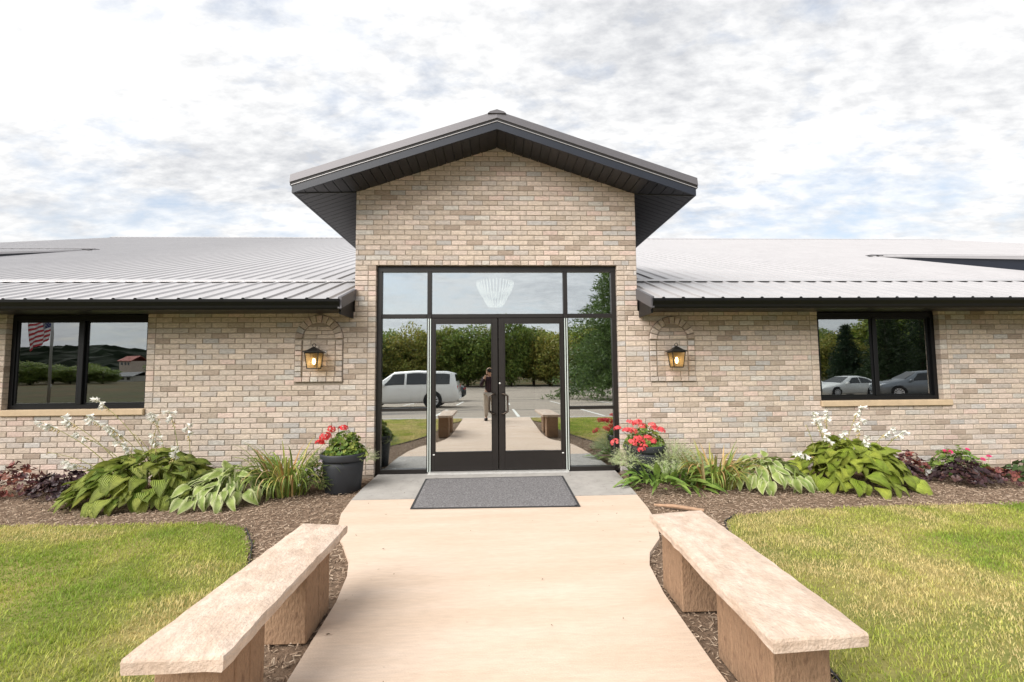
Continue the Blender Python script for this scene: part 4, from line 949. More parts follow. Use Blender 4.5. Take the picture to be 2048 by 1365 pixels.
for k in range(5):
    a = k * 2 * PI / 5; pet.add([(0, 0, 0), (.012 * math.cos(a - .5), .012 * math.sin(a - .5), .004), (.019 * math.cos(a), .019 * math.sin(a), .005), (.012 * math.cos(a + .5), .012 * math.sin(a + .5), .004)], [(0, 1, 2, 3)])
pet_me = pet.mesh('petunia_flower', m_pet); eye_me = MB().lathe([(.006, .003), (.0001, .006)], 8).mesh('petunia_eye', m_eye)
for i in range(16):
    q = Vector((r.uniform(-.17, .12), r.uniform(-.2, -.06), r.uniform(.06, .36))); f = link('flower', pet_me, t, q, (PI / 2 + r.uniform(-.5, .3), 0, r.uniform(-.6, .6))); link('eye', eye_me, f)
# dark heucheras, pink flowers
m_heu = leafmat('heuchera_leaf', (.030, .016, .020), (.075, .035, .038), attr=True, trans=.15, rough=.45)
HC = [(.035, .018, .024), (.06, .028, .032), (.09, .045, .04), (.045, .028, .03)]
HR = [(.20, .06, .05), (.26, .10, .07), (.12, .04, .04), (.08, .03, .035)]
def heuchera(label, x, y, n, rx, ry, h, cols, size=.045):
    t = thing('heuchera', label, 'heuchera', (x, y, -.03), group='dark leaved heucheras'); V, F, C = round_leaves(n, rx, ry, h, .04, size, cols, r); tag(mesh_obj('foliage', V, F, m_heu, t, C), kind='stuff'); return t
heuchera('near black heuchera beside the big dark green hosta', -5.12, -.62, 170, .36, .3, .26, HC)
heuchera('reddish heuchera next to the near black one under the flag window', -5.75, -.52, 150, .34, .28, .34, HR, .04)
heuchera('purple heuchera nearest the lime green hosta', 5.05, -.55, 150, .32, .28, .24, HC)
heuchera('purple heuchera below the pink zinnias', 5.72, -.80, 170, .36, .28, .24, HC)
heuchera('russet heuchera between two purple ones', 5.42, -.36, 120, .26, .2, .30, HR, .035)
heuchera('russet heuchera on the far side of the pink zinnias', 6.15, -.85, 110, .34, .24, .16, HR, .035)
t = thing('zinnia', 'low green zinnia with magenta flowers among dark heucheras', 'zinnia', (6.02, -.42, -.03)); V, F, C = round_leaves(260, .42, .28, .36, .03, .038, [(.10, .19, .03), (.18, .25, .05), (.13, .2, .05)], r); tag(mesh_obj('foliage', V, F, m_ger, t, C), kind='stuff')
m_mag = leafmat('magenta_petal', (.60, .01, .14), (.70, .04, .22), trans=.25)
zin = MB()
for lay, (rr, zz) in enumerate(((.034, 0), (.026, .006), (.015, .011))):
    for k in range(10):
        a = k * PI / 5 + lay * .3; zin.add([(.004 * math.cos(a), .004 * math.sin(a), zz), (rr * .7 * math.cos(a - .28), rr * .7 * math.sin(a - .28), zz + .004), (rr * math.cos(a), rr * math.sin(a), zz + .002), (rr * .7 * math.cos(a + .28), rr * .7 * math.sin(a + .28), zz + .004)], [(0, 1, 2, 3)])
zin_me = zin.mesh('zinnia_flower', m_mag)
for px, py, dy in ((1890, 903, 0), (1901, 904, -.02), (1978, 913, .0), (1966, 919, -.05), (2008, 944, -.1), (1935, 900, .1)):
    top = W(px, py, -.42 + dy) - t.location; MB().tube([(top.x * .8, dy, .05), (top.x * .95, dy, top.z * .6), tuple(top)], .0025, 5).build('stem', m_stem, t, True); link('flower', zin_me, t, top, (r.uniform(.3, .9), r.uniform(-.3, .3), 0))
heuchera('dark green leafy plant at the end of the flower bed past the zinnias', 6.75, -.7, 130, .36, .28, .22, [(.05, .09, .03), (.08, .12, .04)], .05)
# a white edging tile by the zinnias, a split stick on the mulch
tag(MB().box(-.14, .14, -.02, .02, 0, .10, .01).build('edging_tile', m_white), 'short white edging tile standing among the dark heucheras', 'edging').location = (5.72, -.44, -.035)
p0, p1 = G(1308, 1008), G(1408, 1020)
tag(MB().tube([(p0.x, p0.y, -.012), (p0.x * .6 + p1.x * .4, p0.y * .6 + p1.y * .4, .0), (p1.x, p1.y, -.008)], [.012, .020, .016], 7).build('bark_stick', mat('bark_stick', (.36, .23, .15), .9, .25, 20, .4, 60)), 'split pale stick lying on the mulch by the lance leaves', 'stick')
# ================================================================== inside the glass
m_bead = mat('white_bead', (.85, .83, .78), .4, .05, 5, emit=(1, .93, .82), estr=.3)
c0 = W(990, 566, 1.6); cb = W(990, 614, 1.6); ch = thing('bead_chandelier', 'white tiered bead chandelier hanging inside above the glass doors', 'chandelier', (c0.x, 1.6, cb.z))
hh = c0.z - cb.z
tiers = MB()
for r0, r1, z0, z1, n in ((.32, .24, hh * 1.0, hh * .48, 34), (.22, .12, hh * .52, hh * .04, 24)):
    for k in range(n):
        a = 2 * PI * k / n
        for q in range(9):
            u = q / 8; rr = r0 + (r1 - r0) * u ** 1.6; tiers.ball(math.cos(a) * rr, math.sin(a) * rr, z0 + (z1 - z0) * u, .017, 5, 4)
tag(tiers.build('bead_strands', m_bead, ch), kind='stuff')
MB().tube([(.32 * math.cos(a), .32 * math.sin(a), hh) for a in [2 * PI * i / 24 for i in range(25)]], .012, 6).build('hoop', m_alu, ch, True)
MB().tube([(0, 0, hh * .1), (0, 0, 3.62 - cb.z)], .010, 6).build('rod', m_alu, ch)
for x, lab in ((-1.30, 'dark pedestal stand with round base inside the sidelight by the daylily pot'), (1.28, 'dark pedestal stand with round base holding the blue poster inside')):
    t = thing('pedestal_stand', lab, 'stand', (x, .62, .003), group='pedestal stands inside the sidelights')
    MB().lathe([(.0001, .0), (.27, .0), (.27, .012), (.10, .05), (.035, .09), (.0001, .09)], 28).build('base', m_iron, t, True); MB().tube([(0, 0, .08), (0, 0, 1.02)], .022, 10).build('pole', m_iron, t, True)
    if x > 0: MB().box(-.10, .10, -.015, .015, .98, 1.03).build('bracket', m_iron, t)
p = W(1176, 748, .62); tag(MB().box(-.19, .19, -.006, .006, -.0, .44, .003).build('poster', mat('teal_poster', (.05, .17, .22), .5, .3, 3, second=(.25, .40, .42), sthr=(.52, .56), sscale=9, stretch=(.3, 1, 3))), 'blue green poster standing inside the sidelight by the geranium pot', 'poster').location = (1.28, .59, 1.035)
p = W(1211, 717, .112); tag(MB().box(-.045, .045, -.001, .001, -.10, .12).build('paper_notice', m_white), 'pale paper notice taped inside the sidelight glass', 'notice').location = (p.x, .1055, p.z)
m_curt = mat('sheer_curtain', (.62, .66, .62), .9, .05, 6)
for x0, x1, lab in ((-6.44, -6.26, 'pale curtain edge inside the flag window'), (6.02, 6.16, 'pale curtain edge inside the window that mirrors parked cars')):
    n = 24; V = []
    for i in range(n + 1):
        x = x0 + (x1 - x0) * i / n; y = .27 + .018 * math.sin(i * 1.6); V += [(x, y, .02), (x, y, 2.16)]
    tag(mesh_obj('curtain', V, [(2 * i, 2 * i + 2, 2 * i + 3, 2 * i + 1) for i in range(n)], m_curt, None, None, True), lab, 'curtain', 'curtains inside the wing windows')

# ================================================================== the car park side, seen mirrored in the glass
m_tyre = mat('tyre', (.02, .02, .02), .85, .1, 20, .1, 80); m_rim = mat('alloy_rim', (.68, .68, .69), .4, .05, 8, metal=.3); m_cglass = mat('car_glass', (.015, .018, .02), .06, .05, 3, spec=.7)
m_red_l = mat('tail_lamp', (.45, .01, .015), .2, .1, 10); m_lamp = mat('head_lamp', (.75, .77, .78), .15, .1, 10); m_dark = mat('dark_plastic', (.02, .02, .021), .6, .1, 10)
def paint(name, c, metal=.2):
    m = mat(name, c, .25, .03, 2, metal=metal, spec=.5); m.node_tree.nodes['Principled BSDF'].inputs['Coat Weight'].default_value = .6; return m
wheel_me = MB().lathe([(.19, -.10), (.30, -.11), (.335, -.085), (.345, 0), (.335, .085), (.30, .11), (.19, .10)], 28, axis='y').mesh('tyre', m_tyre, True)
rimb = MB(); rimb.lathe([(.20, -.10), (.235, -.108), (.24, -.09), (.215, -.06)], 24, axis='y')
for k in range(10):
    a = 2 * PI * k / 10; c_, s_ = math.cos(a), math.sin(a)
    rimb.add([(c_ * .03 - s_ * .022, -.104, s_ * .03 + c_ * .022), (c_ * .03 + s_ * .022, -.104, s_ * .03 - c_ * .022), (c_ * .225 + s_ * .03, -.104, s_ * .225 - c_ * .03), (c_ * .225 - s_ * .03, -.104, s_ * .225 + c_ * .03)], [(0, 1, 2, 3)])
rimb.lathe([(.0001, -.104), (.04, -.10), (.045, -.07)], 12, axis='y'); rim_me = rimb.mesh('rim', m_rim); back_me = MB().lathe([(.0001, -.05), (.21, -.05)], 20, axis='y').mesh('brake', m_dark)
def car(name, label, cat, body_m, st, wheels, wins, loc, rz, wb_r=.345, lamps=None):
    """st: stations (x, low, belt, top, half width at belt, half width at top); x runs forward"""
    t = thing(name, label, cat, loc, rz)
    def ring(s):
        x, lo, be, to, w, wt = s
        return [(x, 0, lo), (x, w * .86, lo), (x, w * .97, lo + .10), (x, w, (lo + be) * .5 + .05), (x, w * .985, be), (x, wt + .02, to - .06), (x, wt - .10, to), (x, 0, to + .012)]
    V, F = [], []; m = 8
    for sg in (1, -1):
        o = len(V)
        for s in st: V += [(p[0], sg * p[1], p[2]) for p in ring(s)]
        F += [(o + i * m + j, o + (i + 1) * m + j, o + (i + 1) * m + j + 1, o + i * m + j + 1) for i in range(len(st) - 1) for j in range(m - 1)]
    for i in (0, len(st) - 1): F.append(tuple(i * m + j for j in range(m)) + tuple(len(st) * m + i * m + j for j in range(m - 2, 0, -1)))
    mesh_obj('body', V, F, body_m, t, None, True)
    def at(x):
        for a, b in zip(st[:-1], st[1:]):
            if min(a[0], b[0]) <= x <= max(a[0], b[0]):
                u = (x - a[0]) / (b[0] - a[0] + 1e-9); return [a[k] + (b[k] - a[k]) * u for k in range(6)]
        return st[-1]
    def sidept(x, f, sg, out=.008):
        _, lo, be, to, w, wt = at(x); y0, z0, y1, z1 = w * .985, be, wt + .02, to - .06
        return (x, sg * (y0 + (y1 - y0) * f + out), z0 + (z1 - z0) * f)
    for sg in (1, -1):
        for xa0, xa1, xb0, xb1 in wins['side']:
            q = []
            for jj in range(5):
                f = .10 + .83 * jj / 4; ua, ub = xa0 + (xa1 - xa0) * jj / 4, xb0 + (xb1 - xb0) * jj / 4; q += [sidept(ua + (ub - ua) * ii / 8, f, sg, .014) for ii in range(9)]
            mesh_obj('side_window', q, [(jj * 9 + ii, jj * 9 + ii + 1, jj * 9 + ii + 10, jj * 9 + ii + 9) for jj in range(4) for ii in range(8)], m_cglass, t)
        for nm, (x, z, l, h_) in (('door_handle', wins['handle']),):
            y = at(x)[4] * 1.0; MB().box(x - l, x + l, sg * y - .012, sg * y + .012, z - h_, z + h_, .005).build(nm, body_m, t)
        x, z = wins['mirror']; y = at(x)[4]; MB().box(x - .08, x + .08, sg * (y - .01), sg * (y + .2), z, z + .15, .03).build('mirror', body_m, t)
    for nm, (xa, xb) in (('windscreen', wins['front']), ('rear_window', wins['rear'])):
        A_, B_ = at(xa), at(xb); o = .012
        q = [(xa, -(A_[5] - .06), A_[3] + o), (xa, A_[5] - .06, A_[3] + o), (xb, B_[5] - .12, B_[3] + o), (xb, -(B_[5] - .12), B_[3] + o)]; mesh_obj(nm, q, [(0, 1, 2, 3)], m_cglass, t)
    for x in wheels:
        y = at(x)[4]
        for sg in (1, -1):
            k = wb_r / .345
            w = link('wheel', wheel_me, t, (x, sg * (y - .10), wb_r), (0, 0, PI if sg > 0 else 0), (k, 1, k)); link('rim', rim_me, w); link('brake', back_me, w)
            MB().lathe([(.0001, 0), (wb_r + .055, 0), (wb_r + .055, .012)], 24, x, sg * (y + .002) - (.006 if sg < 0 else .006), wb_r + .015, axis='y').build('wheel_arch', m_dark, t)
            w.location.y = sg * (y - .075)
    for x, z, hw, hh_, yy, m_ in (lamps or []):
        for sg in (1, -1): MB().box(x - .05, x + .05, sg * yy - hw, sg * yy + hw, z - hh_, z + hh_, .02).build('tail_lamp' if m_ is m_red_l else 'head_lamp', m_, t)
    return t
SUV = [(2.52, .35, .58, .72, .70, .68), (2.40, .24, .80, .95, .90, .80), (1.45, .24, 1.00, 1.07, .96, .88), (1.20, .24, 1.02, 1.13, .96, .84), (.42, .24, 1.04, 1.66, .965, .74), (-.6, .24, 1.05, 1.73, .965, .76), (-2.0, .24, 1.06, 1.70, .965, .76), (-2.36, .26, 1.07, 1.62, .95, .74), (-2.50, .32, 1.05, 1.12, .93, .86), (-2.60, .38, .62, .74, .86, .80)]
SW = {'side': [(.92, .45, -.10, -.10), (-.20, -.20, -1.10, -1.10), (-1.20, -1.20, -2.18, -2.18)], 'handle': (.05, .92, .10, .018), 'mirror': (.85, 1.02), 'front': (1.16, .48), 'rear': (-2.47, -2.38)}
yS = -15.3; a = RX(920, 800, yS)
car('white_suv', 'boxy white sport utility car mirrored in the sidelight by the daylily pot', 'car', paint('white_paint_car', (.86, .86, .84), 0), SUV, (1.58, -1.42), SW, (a.x - 2.6, yS, lot_z(yS) - .028), PI, .37, [(-2.50, .95, .07, .10, .80, m_red_l), (2.40, .72, .12, .07, .72, m_lamp)])
SED = [(2.40, .32, .52, .62, .66, .62), (2.28, .20, .66, .74, .85, .76), (1.35, .20, .84, .92, .91, .82), (1.05, .20, .87, .98, .92, .80), (.10, .20, .90, 1.40, .92, .64), (-.6, .20, .92, 1.45, .92, .66), (-1.30, .20, .94, 1.34, .92, .66), (-2.00, .22, .96, 1.06, .90, .78), (-2.36, .28, .90, 1.00, .84, .74), (-2.46, .36, .58, .70, .76, .70)]
DW = {'side': [(.72, .05, -.45, -.45), (-.52, -.52, -1.62, -1.25)], 'handle': (-.2, .84, .09, .015), 'mirror': (.70, .90), 'front': (1.0, .15), 'rear': (-1.92, -1.36)}
yD = -24.5; a = RX(1692, 789, yD)
car('white_sedan', 'white sedan parked on the asphalt mirrored in the wing window', 'car', paint('pearl_paint_car', (.78, .79, .78), 0), SED, (1.42, -1.40), DW, (a.x, yD, lot_z(yD) - .028), PI - .12, .34, [(-2.38, .82, .10, .06, .68, m_red_l), (2.30, .60, .12, .05, .66, m_lamp)])
CRO = [(2.26, .38, .62, .78, .70, .66), (2.14, .26, .82, .92, .88, .80), (1.30, .26, 1.00, 1.08, .92, .84), (1.02, .26, 1.02, 1.14, .93, .80), (.30, .26, 1.04, 1.60, .93, .68), (-.6, .26, 1.06, 1.68, .93, .70), (-1.6, .26, 1.08, 1.62, .93, .68), (-2.10, .28, 1.08, 1.20, .90, .80), (-2.26, .36, .66, .80, .84, .78)]
CWn = {'side': [(.78, .30, -.25, -.25), (-.33, -.33, -1.15, -1.15), (-1.24, -1.24, -1.85, -1.6)], 'handle': (-.1, .96, .09, .016), 'mirror': (.76, 1.02), 'front': (.98, .36), 'rear': (-2.04, -1.68)}
yC = -20.4; a = RX(1835, 795, yC)
g_ = car('grey_crossover', 'slate grey crossover with its nose towards the white sedan mirrored in the wing window', 'car', paint('slate_paint_car', (.22, .25, .28), .5), CRO, (1.36, -1.32), CWn, (a.x + .3, yC, lot_z(yC) - .028), PI + .35, .36, [(-2.14, .92, .10, .06, .72, m_red_l), (2.18, .80, .14, .06, .66, m_lamp)])
yK = -24.0; a = RX(905, 770, yK)
car('dark_sedan', 'dark blue sedan parked behind the white sport utility car', 'car', paint('navy_paint_car', (.015, .022, .03), .2), SED, (1.42, -1.40), DW, (a.x - 1.6, yK, lot_z(yK) - .028), PI, .34, [(-2.40, .82, .12, .07, .68, m_red_l), (2.30, .60, .12, .05, .66, m_lamp)])

# ---- trees beyond the car park
m_bark = mat('tree_bark', (.10, .075, .055), .95, .25, 8, .5, 30, stretch=(1, 1, .3))
m_tree = leafmat('tree_leaf', (0, 0, 0), (0, 0, 0), attr=True, trans=.3, rough=.5)
def crown_mesh(seed, rx, rz, zc, n, base, name, clumps=26, size=.17):
    g = np.random.default_rng(seed); cl = g.normal(0, 1, (clumps, 3)); cl /= np.linalg.norm(cl, axis=1)[:, None]; cl *= g.uniform(.45, 1.0, (clumps, 1)) ** .5
    cl = cl * [rx * .8, rx * .8, rz * .8]; rad = g.uniform(.26, .48, clumps) * rx
    k = g.integers(0, clumps, n); d = g.normal(0, 1, (n, 3)); d /= np.linalg.norm(d, axis=1)[:, None]; P = cl[k] + d * (rad[k] * g.uniform(.55, 1.05, n))[:, None] * [1, 1, .8]
    P[:, 2] += zc
    a = g.normal(0, 1, (n, 3)); a /= np.linalg.norm(a, axis=1)[:, None]; b = np.cross(a, g.normal(0, 1, (n, 3))); b /= np.linalg.norm(b, axis=1)[:, None]; s = (size * g.uniform(.5, 1.2, n))[:, None]
    V = np.stack([P - a * s, P + b * s * .5, P + a * s, P - b * s * .5], 1).reshape(-1, 3); F = (np.arange(n) * 4)[:, None] + [0, 1, 2, 3]
    c = np.array(base) * g.uniform(.6, 1.35, (n, 1)) * (g.uniform(.75, 1.25, clumps)[k])[:, None]; c[:, 0] *= g.uniform(.85, 1.25, n)
    o = np_obj(name, V, F, m_tree, None, np.repeat(c, 4, 0)); return o
def trunk_mb(h, r0, seed, limbs=7, spread=1.6):
    r_ = random.Random(seed); mb = MB(); mb.tube([(0, 0, -.2), (.03, 0, h * .3), (-.04, .03, h * .65), (0, 0, h)], [r0, r0 * .8, r0 * .6, r0 * .25], 9)
    for i in range(limbs):
        a = i * 2.4 + r_.random(); z = h * r_.uniform(.28, .8); l = spread * r_.uniform(.6, 1.1); mb.tube([(0, 0, z), (math.cos(a) * l * .5, math.sin(a) * l * .5, z + l * .35), (math.cos(a) * l, math.sin(a) * l, z + l * .9)], [r0 * .4, r0 * .28, r0 * .1], 6)
    return mb
kinds = []
for i, (rx, rz, zc, b) in enumerate(((3.4, 3.7, 3.7, (.24, .29, .06)), (3.0, 3.9, 3.9, (.17, .235, .05)), (3.8, 3.5, 3.5, (.30, .31, .07)))):
    t = thing('broadleaf_tree', 'x', 'tree', group='broadleaf trees beyond the car park'); o = crown_mesh(30 + i, rx, rz, zc, 13000, b, 'crown', 40); o.parent = t; tag(o, kind='stuff'); trunk_mb(5.4, .17, i).build('trunk', m_bark, t, True); kinds.append(t)
spots = [(700, -51, 0, 1.0), (775, -54, 1, 1.02), (822, -52, 2, .9), (880, -55, 0, 1.08), (935, -53, 1, 1.08), (985, -56, 2, 1.1), (1022, -53, 1, .98), (1068, -56, 0, 1.0), (1100, -53, 2, 1.05), (1150, -57, 1, 1.1), (1200, -54, 0, 1.15), (1640, -60, 1, 1.1), (1665, -56, 2, 1.0), (1720, -62, 1, 1.15), (1790, -58, 0, 1.45), (1830, -55, 1, 1.5), (1880, -60, 2, 1.4)]
txt = {0: 'rounded mid green tree beyond the car park, mirrored in the glass', 1: 'narrow dark green tree beyond the car park, mirrored in the glass', 2: 'broad yellow green tree beyond the car park, mirrored in the glass'}
for k in range(3): kinds[k]['label'] = txt[k]
used = set()
for px, y, k, s in spots:
    o = kinds[k] if k not in used else copy_tree(kinds[k]); used.add(k)
    q = RX(px, 740, y); o.location = (q.x, y, lot_z(y) - .12); s *= 1.18; o.scale = (s, s, s * (1 + .06 * ((px * 7) % 5 - 2))); o.rotation_euler = (0, 0, px * 1.7)
for k, (px, y, s) in enumerate(((-40, -84, 1.0), (20, -95, .9), (60, -88, 1.05), (105, -98, .95), (140, -90, .85), (175, -100, 1.0), (205, -92, .8), (330, -96, 1.1), (370, -90, 1.0))):
    o = copy_tree(kinds[1]); q = RX(px, 745, y); o.location = (q.x, y, lot_z(y) - .12); o.scale = (s * 1.3, s * 1.3, s * .62); o.rotation_euler = (0, 0, k * 1.3)
    o['label'] = 'low dark tree in the field below the wooded hill, mirrored in the flag window'; o['group'] = 'low trees in the field below the hill'
def conifer(label, loc, h, r0, n_tier, col_, seed, dens=1.0, group=None):
    g = np.random.default_rng(seed); t = thing('conifer', label, 'tree', loc, group=group); V, C = [], []
    for i in range(n_tier):
        u = i / n_tier; z = h * (.10 + .88 * u); R_ = r0 * (1 - u) ** .8 * g.uniform(.8, 1.1) + .15; nb = int(7 + 5 * (1 - u))
        for b in range(nb):
            a = b * 2 * PI / nb + g.uniform(-.3, .3) + i * .7; l = R_ * g.uniform(.7, 1.12); m_ = int(70 * dens * (l / r0 + .25)); s = g.random(m_) ** .8
            dx = np.stack([np.cos(a) * np.ones(m_), np.sin(a) * np.ones(m_), .18 - .55 * s], 1); P = np.array([0, 0, z]) + dx * (l * s)[:, None] * [1, 1, .8] + g.normal(0, .10 + .05 * l, (m_, 3)) * [1, 1, .5]
            e = g.normal(0, 1, (m_, 3)) + [math.cos(a) * 1.2, math.sin(a) * 1.2, .2]; e /= np.linalg.norm(e, axis=1)[:, None]; w = np.cross(e, g.normal(0, 1, (m_, 3))); w /= np.linalg.norm(w, axis=1)[:, None]
            q = g.uniform(.18, .42, (m_, 1)); V.append(np.stack([P - w * .05, P + w * .05, P + e * q], 1)); C.append(np.array(col_) * g.uniform(.55, 1.4, (m_, 1)))
    V = np.concatenate(V).reshape(-1, 3); C = np.repeat(np.concatenate(C), 3, 0); o = np_obj('crown', V, np.arange(len(V)).reshape(-1, 3), m_tree, t, C); tag(o, kind='stuff')
    trunk_mb(h * .98, .22, seed, 0).build('trunk', m_bark, t, True); return t
q = RX(1262, 740, -24); conifer('tall shaggy pine beside the car park, mirrored in the sidelight and transom', (q.x, -24, lot_z(-24) - .1), 13.5, 5.0, 26, (.11, .17, .05), 4, 3.2)
q = RX(1697, 740, -46); conifer('pointed dark spruce beyond the white sedan', (q.x, -46, lot_z(-46) - .1), 7.6, 2.3, 20, (.025, .05, .022), 5)
q = RX(1780, 740, -40); conifer('broad dark spruce beyond the slate grey crossover', (q.x, -40, lot_z(-40) - .1), 8.8, 3.4, 22, (.03, .055, .02), 6)
q = RX(1850, 740, -44); conifer('tallest dark spruce behind the slate grey crossover', (q.x, -44, lot_z(-44) - .1), 10.5, 3.6, 22, (.03, .055, .022), 8)
# ---- wooded hill, field houses and flag on the other side
gh = np.random.default_rng(9); nx, ny = 260, 14; V = []; xs = np.linspace(-620, 330, nx)
base = 17 + 5 * np.sin(xs / 70 + .6) + 3 * np.sin(xs / 23) - np.clip((xs + 120) / 60, 0, 4) * 2.2
for j in range(ny):
    u = j / (ny - 1); prof = math.sin(u * PI / 2) ** .7
    for i in range(nx): V.append((xs[i] + gh.uniform(-1, 1), -215 - 90 * u + gh.uniform(-2, 2), -1 + base[i] * prof + gh.uniform(-1.0, 2.6) * (1 if j else 0)))
hill = mesh_obj('wooded_hill', V, [(j * nx + i, j * nx + i + 1, (j + 1) * nx + i + 1, (j + 1) * nx + i) for j in range(ny - 1) for i in range(nx - 1)], mat('far_woodland', (.010, .016, .008), .95, .6, .25, .9, 1.2, spec=.05)); tag(hill, kind='structure')
def house(label, px, py, y, w, d, h, rh, wall_c, roof_c, rz):
    q = RX(px, py, y); t = thing('house', label, 'house', (q.x, y, lot_z(y) - .1 if py > 738 else q.z - h), rz)
    mw, mr = mat('house_wall', wall_c, .8, .08, 1), mat('house_roof', roof_c, .8, .12, 2)
    MB().box(-w / 2, w / 2, -d / 2, d / 2, -3, h).build('wall', mw, t)
    MB().prism([(-d / 2 - .4, h), (0, h + rh), (d / 2 + .4, h), (d / 2 + .4, h - .15), (0, h + rh - .15), (-d / 2 - .4, h - .15)], -w / 2 - .4, w / 2 + .4, 'x').build('roof', mr, t)
    for k in range(3):
        f = MB().box(-w / 2 + w * (.15 + .28 * k), -w / 2 + w * (.15 + .28 * k) + w * .14, d / 2, d / 2 + .06, h * .35, h * .8).build('window', m_cglass, t)
house('distant house with red roof on the hillside, mirrored in the flag window', 266, 722, -150, 5.0, 5, 2.2, 1.6, (.55, .45, .38), (.30, .07, .05), .25)
house('long low grey roofed house below the red roofed one', 262, 748, -122, 6.5, 5, 1.5, 1.1, (.45, .42, .37), (.12, .12, .125), .15)
fp = RX(92, 740, -15.0); t = thing('flagpole', 'tall grey metal flagpole on the grass, mirrored in the wing window', 'flagpole', (fp.x, -15.0, lot_z(-15) - .1))
MB().tube([(0, 0, 0), (0, 0, 4), (0, 0, 8)], [.055, .05, .035], 12).build('pole', mat('pole_metal', (.45, .46, .46), .4, .05, 4, metal=.5), t, True); MB().ball(0, 0, 8.06, .07, 12, 8).build('ball', m_alu, t, True)
MB().lathe([(.0001, 0), (.16, 0), (.16, .05), (.06, .09), (.055, .1)], 16).build('base', m_alu, t, True); MB().box(.05, .09, -.02, .02, 1.2, 1.32).build('cleat', m_alu, t)
zt = RX(92, 640, -15).z - t.location.z + .35
m_fr, m_fw, m_fb = leafmat('flag_red', (.30, .03, .04), (.30, .03, .04), trans=.35), leafmat('flag_white', (.5, .5, .5), (.5, .5, .5), trans=.35), leafmat('flag_blue', (.02, .03, .12), (.02, .03, .12), trans=.3)
NU, NV = 30, 26; V = []; Fh, Fl = 1.25, 1.8
def fpos(u, v):                              # the cloth droops from its hoist in soft folds
    dr = u * .42; x = .05 + (u * Fl) * (.55 - .04 * v); z = -v * Fh - dr * (1.0 + .35 * v); y = .10 * math.sin(u * 9 + v * 1.5) * (u + .15) + .05 * math.sin(u * 17 - v * 3)
    return (-x, y, z)
V = [fpos(i / NU, j / NV) for i in range(NU + 1) for j in range(NV + 1)]; F, MI = [], []
for i in range(NU):
    for j in range(NV):
        F.append((i * (NV + 1) + j, (i + 1) * (NV + 1) + j, (i + 1) * (NV + 1) + j + 1, i * (NV + 1) + j + 1)); MI.append(2 if (i < 12 and j < 14) else (0 if (j // 2) % 2 == 0 else 1))
fl = thing('flag', 'stars and stripes flag hanging from the flagpole, mirrored in the wing window', 'flag', (fp.x - .05, -15.0, t.location.z + zt))
o = mesh_obj('cloth', V, F, [m_fr, m_fw, m_fb], fl, None, True); o.data.polygons.foreach_set('material_index', MI)
st = MB()
for a_ in range(9):
    for b_ in range(11):
        if (a_ + b_) % 2: continue
        u, v = .4 * (b_ + 1) / 12, .54 * (a_ + 1) / 10
        for dy in (-.012, .012):
            c_ = Vector(fpos(u, v)) + Vector((0, dy, 0)); P = [tuple(c_ + Vector((math.sin(k * PI / 5) * (.042 if k % 2 == 0 else .018), 0, math.cos(k * PI / 5) * (.042 if k % 2 == 0 else .018)))) for k in range(10)]; st.add(P, [tuple(range(10))])
st.build('stars', m_fw, o)

# ---- the photographer, standing behind the camera and mirrored in the door
m_skin = mat('skin', (.55, .34, .25), .55, .05, 8); m_jack = mat('plum_jacket', (.035, .018, .024), .85, .2, 12, .3, 90); m_trou = mat('pale_trousers', (.50, .43, .36), .85, .1, 10, .2, 80); m_hair = mat('light_hair', (.34, .19, .09), .6, .3, 30, .4, 90, stretch=(1, 1, .3)); m_shoe = mat('dark_shoe', (.03, .025, .022), .6, .1, 10)
def skin(name, verts, edges, radii, m, parent, root=0, sub=2):
    me = bpy.data.meshes.new(name); me.from_pydata(verts, edges, []); o = bpy.data.objects.new(name, me); col.objects.link(o); o.parent = parent; me.materials.append(m)
    mo = o.modifiers.new('skin', 'SKIN'); mo.use_smooth_shade = True
    for i, r_ in enumerate(radii): d = me.skin_vertices[0].data[i]; d.radius = r_ if isinstance(r_, tuple) else (r_, r_); d.use_root = (i == root)
    s_ = o.modifiers.new('sub', 'SUBSURF'); s_.levels = sub; s_.render_levels = sub; return o
HT = CAM.z - .02
pp = thing('person', 'person in a dark plum jacket and pale trousers raising a camera to the face', 'person', (CAM.x - .15, CAM.y - .26, 0))
K = HT / 1.39
def B(x, y, z): return (x * K, y * K, z * K)
verts = [B(0, 0, .80), B(0, 0, .95), B(0, .0, 1.10), B(0, -.01, 1.20), B(0, .0, 1.27), B(0, .035, 1.33), B(0, .04, 1.42),
         B(.09, 0, .74), B(.10, .01, .42), B(.10, -.01, .07), B(.11, .12, .03), B(-.09, 0, .74), B(-.10, .02, .42), B(-.11, -.01, .07), B(-.12, .12, .03),
         B(.17, -.01, 1.17), B(.25, .05, .97), B(.10, .17, 1.28), B(-.17, -.01, 1.17), B(-.25, .05, .97), B(-.10, .17, 1.28)]
edges = [(0, 1), (1, 2), (2, 3), (3, 4), (4, 5), (5, 6), (0, 7), (7, 8), (8, 9), (9, 10), (0, 11), (11, 12), (12, 13), (13, 14), (3, 15), (15, 16), (16, 17), (3, 18), (18, 19), (19, 20)]
rad = [(.13, .10), (.12, .09), (.135, .10), (.11, .085), .05, (.070, .085), (.062, .075), .085, .058, .036, .03, .085, .058, .036, .03, .055, .042, .028, .055, .042, .028]
skin('body', verts, edges, [tuple(q * K for q in r_) if isinstance(r_, tuple) else r_ * K for r_ in rad], m_skin, pp)
